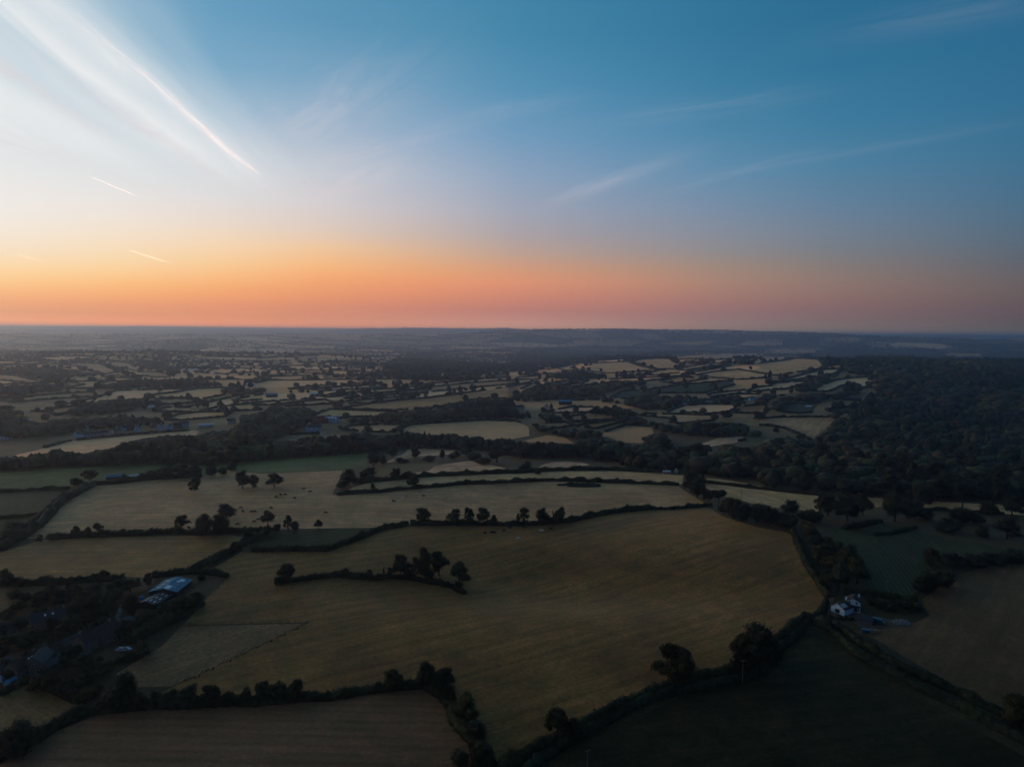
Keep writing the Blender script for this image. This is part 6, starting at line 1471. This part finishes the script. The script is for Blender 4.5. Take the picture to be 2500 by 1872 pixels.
def sky_px(px, py):
    py = min(max(py - 22 * max(0, (px - 1250) / 1250) * max(0, (py - 500) / 300), 0), 797)
    px = min(max(px, 0), 2500)
    cols = np.array([[np.interp(py, TY, TCL[k][:, ch]) for ch in range(3)] for k in range(6)])
    k = max(0, min(4, int(np.searchsorted(TX, px)) - 1)); t = (px - TX[k]) / (TX[k + 1] - TX[k])
    p0, p1, p2, p3 = cols[max(k - 1, 0)], cols[k], cols[k + 1], cols[min(k + 2, 5)]
    m1, m2 = (p2 - p0) / 2, (p3 - p1) / 2
    c = (2 * t**3 - 3 * t**2 + 1) * p1 + (t**3 - 2 * t**2 + t) * m1 + (-2 * t**3 + 3 * t**2) * p2 + (t**3 - t**2) * m2
    lo, hi = np.minimum(p1, p2), np.maximum(p1, p2)
    return np.clip(c, lo, hi)
ELS = [0, .25, .6, 1.0, 1.6, 2.3, 3.1, 4, 5, 6.3, 7.7, 9.5, 12, 15, 18.5, 22, 26.5, 36, 60, 90]
HAZE_GAIN = [np.array(v) for v in ((2.5, 2.0, 1.0), (2.15, 1.8, 1.0), (1.65, 1.45, .98), (1.38, 1.27, .98), (1.2, 1.1, 1.02), (1.12, 1.06, 1.0), (1.08, 1.04, 1.0), (1.05, 1.02, 1.0))] + [np.ones(3)] * 12
ZEN = np.array(lin((38, 64, 88))); BACK = np.array(lin((40, 66, 96)))
def sky_dir(az, el):
    d = np.array([math.sin(R(az)) * math.cos(R(el)), math.cos(R(az)) * math.cos(R(el)), math.sin(R(el))])
    z = d @ fw
    px, py = CX + F_PX * (d @ rt) / z, CY - F_PX * (d @ up) / z
    return sky_px(px, py)
def sky_col(az, el):
    if el >= 60: return ZEN * (1.0 if el < 80 else .8)
    if abs(az) > 110:
        w = 1 - el / 60; return BACK * (1 + .5 * w) + np.array([.012, .004, .006]) * w
    a = max(-36, min(36, az)); c = sky_dir(a, min(el, 26.5))
    if az < -40: c = c * (1 + GLOW * np.array([1.25, .80, .42]) * max(0, 1 - el / 18))      # the sun has just gone down out of view at left
    if el > 27: c = c * (1 - (el - 27) / 40) + ZEN * ((el - 27) / 40)
    return c
W = bpy.data.worlds.new('World'); S.world = W; W.use_nodes = True
n = NT(W.node_tree); W.node_tree.nodes.clear()
tc = n('ShaderNodeTexCoord'); sx = n('ShaderNodeSeparateXYZ', {0: tc.outputs['Generated']})
X, Y, Z = sx.outputs
el = n.math('MULTIPLY', n.math('ARCSINE', Z), 180 / math.pi)
az = n.math('MULTIPLY', n.math('ARCTAN2', X, Y), 180 / math.pi)
f = n.math('DIVIDE', n.math('MAXIMUM', el, 0.0), 90.0)
anch = [-180, -110.1, -80, -62, -48, -36, -29, -22, -15, -8, 0, 8, 16, 24, 36, 110.1, 180]
c = None
for i, a in enumerate(anch):
    col = n.ramp(f, [(e / 90, tuple(sky_col(a, e) * HAZE_GAIN[k])) for k, e in enumerate(ELS)])
    c = col if c is None else n.mix(n.rng(az, anch[i - 1], a, 0, 1, False), c, col)
# cirrus in a flat cloud sheet high above the ground
zc = n.math('ADD', n.math('MAXIMUM', Z, 0.0), .035)
U = n.math('DIVIDE', X, zc); V_ = n.math('DIVIDE', Y, zc)
def sheet(ang, su, sv, detail, dist, seed):
    ca, sa = math.cos(R(ang)), math.sin(R(ang))     # along: azimuth ang
    al = n.math('ADD', n.math('MULTIPLY', U, sa), n.math('MULTIPLY', V_, ca))
    ac = n.math('SUBTRACT', n.math('MULTIPLY', U, ca), n.math('MULTIPLY', V_, sa))
    cb = n('ShaderNodeCombineXYZ', {0: n.math('MULTIPLY', al, su), 1: n.math('MULTIPLY', ac, sv), 2: seed})
    return n('ShaderNodeTexNoise', {'Vector': cb.outputs[0], 'Scale': 1.0, 'Detail': detail, 'Roughness': .55, 'Distortion': dist}).outputs[0], al, ac
n1, al1, ac1 = sheet(-3.7, .16, 1.3, 5.0, .6, 3.3)
n1b, _, _ = sheet(-8, .5, 3.4, 5.0, .8, 5.1)
acw = n.math('ADD', ac1, n.math('MULTIPLY', n.math('SUBTRACT', n1, .5), .55))
acw = n.math('ADD', acw, n.math('MULTIPLY', n.math('SUBTRACT', n1b, .5), .34))
prof = [(-3.2, .45), (-2.4, .5), (-2.05, .6), (-1.82, .92), (-1.64, .42), (-1.48, .55), (-1.37, 1.0), (-1.27, .72), (-1.17, .86), (-1.08, .52), (-.96, .2), (-.78, 0)]
vl = n.ramp(n.rng(acw, -3.4, -.4, 0, 1, False), [((p + 3.4) / 3.0, (v, v, v)) for p, v in prof])
fade = n.math('MULTIPLY', n.rng(el, 9, 13.5, 0, 1), n.rng(el, 30, 60, 1, .3))
fade = n.math('MULTIPLY', fade, n.rng(az, -75, -50, .2, 1))
vl = n.math('MULTIPLY', vl, n.rng(n1b, .28, .68, .78, 1.12))
c = n.mix(n.math('MULTIPLY', n.math('MULTIPLY', vl, fade), .92), c, (*lin((238, 239, 239)), 1))
# single wisps of cirrus: place in the cloud sheet, direction, length, width, strength
for (u0_, v0_, ang_, ln_, wd_, am_) in ((.50, 4.20, -24, .55, .10, .17), (.62, 3.95, -30, .4, .06, .06), (1.15, 3.90, -29, .5, .06, .06), (.02, 2.92, -57, .22, .07, .09), (1.28, 2.06, -57, .3, .11, .06),
                                         (-.80, 3.05, -35, .62, .20, .24), (-.95, 4.2, -35, .6, .16, .30), (-.70, 3.5, -50, .5, .10, .22), (-1.75, 2.5, -8, .9, .05, .45), (-1.62, 3.4, -2, .9, .05, .40), (-2.3, 3.2, 6, 1.0, .10, .35), (.75, 2.9, -62, .4, .10, .06), (1.6, 3.4, -45, .6, .09, .05), (-1.46, 4.45, 8, .35, .07, .30)):
    ca, sa = math.cos(R(ang_)), math.sin(R(ang_))
    du, dv = n.math('SUBTRACT', U, u0_), n.math('SUBTRACT', V_, v0_)
    al = n.math('ADD', n.math('MULTIPLY', du, sa), n.math('MULTIPLY', dv, ca)); ac = n.math('SUBTRACT', n.math('MULTIPLY', du, ca), n.math('MULTIPLY', dv, sa))
    cb = n('ShaderNodeCombineXYZ', {0: n.math('MULTIPLY', al, 2.2), 1: n.math('MULTIPLY', ac, 11.0), 2: u0_ * 7})
    nz = n('ShaderNodeTexNoise', {'Vector': cb.outputs[0], 'Scale': 1.0, 'Detail': 5.0, 'Roughness': .6, 'Distortion': .5}).outputs[0]
    aw = n.math('ADD', ac, n.math('MULTIPLY', n.math('SUBTRACT', nz, .5), wd_ * 2))
    e = n.math('ADD', n.math('POWER', n.math('DIVIDE', al, ln_), 2.0), n.math('POWER', n.math('ABSOLUTE', n.math('DIVIDE', aw, wd_)), 2.0))
    g_ = n.math('MULTIPLY', n.math('EXPONENT', n.math('MULTIPLY', e, -1.0)), n.rng(nz, .30, .66, .15, 1))
    c = n.mix(n.math('MULTIPLY', g_, am_), c, (*lin((226, 212, 214)), 1))
bg = n('ShaderNodeBackground', {'Color': c, 'Strength': SKY_STRENGTH}); wo = n('ShaderNodeOutputWorld')
W.node_tree.links.new(bg.outputs[0], wo.inputs[0])
W.cycles.sampling_method = 'MANUAL'; W.cycles.sample_map_resolution = 1024

sd = bpy.data.lights.new('sun', 'SUN'); so = bpy.data.objects.new('sun', sd); COL.objects.link(so)
sd.energy = SUN_E; sd.angle = R(.53); sd.color = (1.0, .94, .88)
sv = Vector((math.sin(R(-44)) * math.cos(R(SUN_EL)), math.cos(R(-44)) * math.cos(R(SUN_EL)), math.sin(R(SUN_EL))))
so.rotation_euler = sv.to_track_quat('Z', 'Y').to_euler()

# ------------------------------------------------------------------ haze: the air over the whole vale
hb = MB(); hb.box(-42000, -42000, -70, 42000, 42000, HAZE_TOP)
hm = bpy.data.materials.new('air'); hm.use_nodes = True; hn = NT(hm.node_tree); hm.node_tree.nodes.clear()
pv = hn('ShaderNodeVolumePrincipled'); pv.inputs['Color'].default_value = HAZE_COL; pv.inputs['Density'].default_value = HAZE_D
pv.inputs['Anisotropy'].default_value = HAZE_G
ho = hn('ShaderNodeOutputMaterial'); hm.node_tree.links.new(pv.outputs[0], ho.inputs['Volume'])
hz = hb.build('haze', hm); tag(hz, 'thin dusk haze lying over the far vale', 'haze', kind='stuff')

# ------------------------------------------------------------------ contrails, thin ice cloud high up
CTM = {}
def contrail(label, p, q, alt, w0, w1, dens, wob=.0, strands=1):
    def at(px):
        d = ray(*px); t = (alt - 120) / d[2]; return Vector(CAM + t * d)
    A, B = at(p), at(q); k = 60; m = MB(); g = np.random.default_rng(int(p[0]) + 9)
    side = (B - A).cross(Vector((0, 0, 1))).normalized(); upv = Vector((0, 0, 1))
    for st in range(strands):      # a trail is a few ragged, drifting strands of ice cloud
        pts, rad = [], []; ph = g.uniform(0, 6.28, 4); off = g.normal(0, 1.0, 2) if strands > 1 else (0, 0)
        t0, t1 = (0, 1) if st == 0 else sorted(g.uniform(0, 1, 2))
        if t1 - t0 < .25: t0, t1 = max(0, t0 - .2), min(1, t1 + .2)
        for i in range(k + 1):
            t = t0 + (t1 - t0) * i / k; P = A.lerp(B, t); s = w0 + (w1 - w0) * t
            P += side * s * (off[0] + wob * (math.sin(t * 9 + ph[0]) + .5 * math.sin(t * 23 + ph[1]))) + upv * s * (off[1] * .8 + wob * .7 * math.sin(t * 13 + ph[2]))
            e = min(1, (i / k + .01) * 6, (1 - i / k + .01) * 6)
            pts.append(P); rad.append(s * e * (.8 if st else 1.0) * (1 + .35 * math.sin(t * 31 + ph[3]) * math.sin(t * 17 + ph[1])))
        m.tube(pts, rad, 8)
    key = dens
    if key not in CTM:
        cm = bpy.data.materials.new('ice_cloud'); cm.use_nodes = True; cn = NT(cm.node_tree); cm.node_tree.nodes.clear()
        v = cn('ShaderNodeVolumePrincipled'); v.inputs['Color'].default_value = (1, 1, 1, 1); v.inputs['Density'].default_value = dens
        v.inputs['Anisotropy'].default_value = .72
        co = cn('ShaderNodeOutputMaterial'); cm.node_tree.links.new(v.outputs[0], co.inputs['Volume']); CTM[key] = cm
    o = m.build('contrail', CTM[key]); tag(o, label, 'contrail', 'contrails in the evening sky', 'thing')
contrail('very long white contrail running down from the top left', (118, -25), (650, 446), 9000, 75, 95, .00021, 1.0, 7)
contrail('short bright contrail in the white sky at far left', (208, 428), (337, 481), 9000, 38, 26, .0011, .3, 2)
contrail('short contrail low in the orange glow at left', (306, 609), (420, 644), 9000, 62, 46, .0006, .3, 2)
contrail('tiny faint contrail above the orange glow', (708, 568), (735, 572), 9000, 45, 35, .0008, .1, 1)
contrail('faint contrail at the extreme left edge', (35, 618), (105, 640), 9000, 50, 40, .0003, .1, 1)

# ------------------------------------------------------------------ render
S.view_settings.view_transform = 'Standard'; S.view_settings.look = 'None'
S.view_settings.exposure = 0.0; S.view_settings.gamma = 1.0
S.render.engine = 'CYCLES'
S.cycles.use_denoising = True; S.cycles.denoiser = 'OPENIMAGEDENOISE'
S.cycles.max_bounces = 4; S.cycles.diffuse_bounces = 2; S.cycles.glossy_bounces = 2; S.cycles.volume_bounces = 0; S.cycles.transparent_max_bounces = 8
S.cycles.use_fast_gi = False
S.cycles.sample_clamp_indirect = 4.0
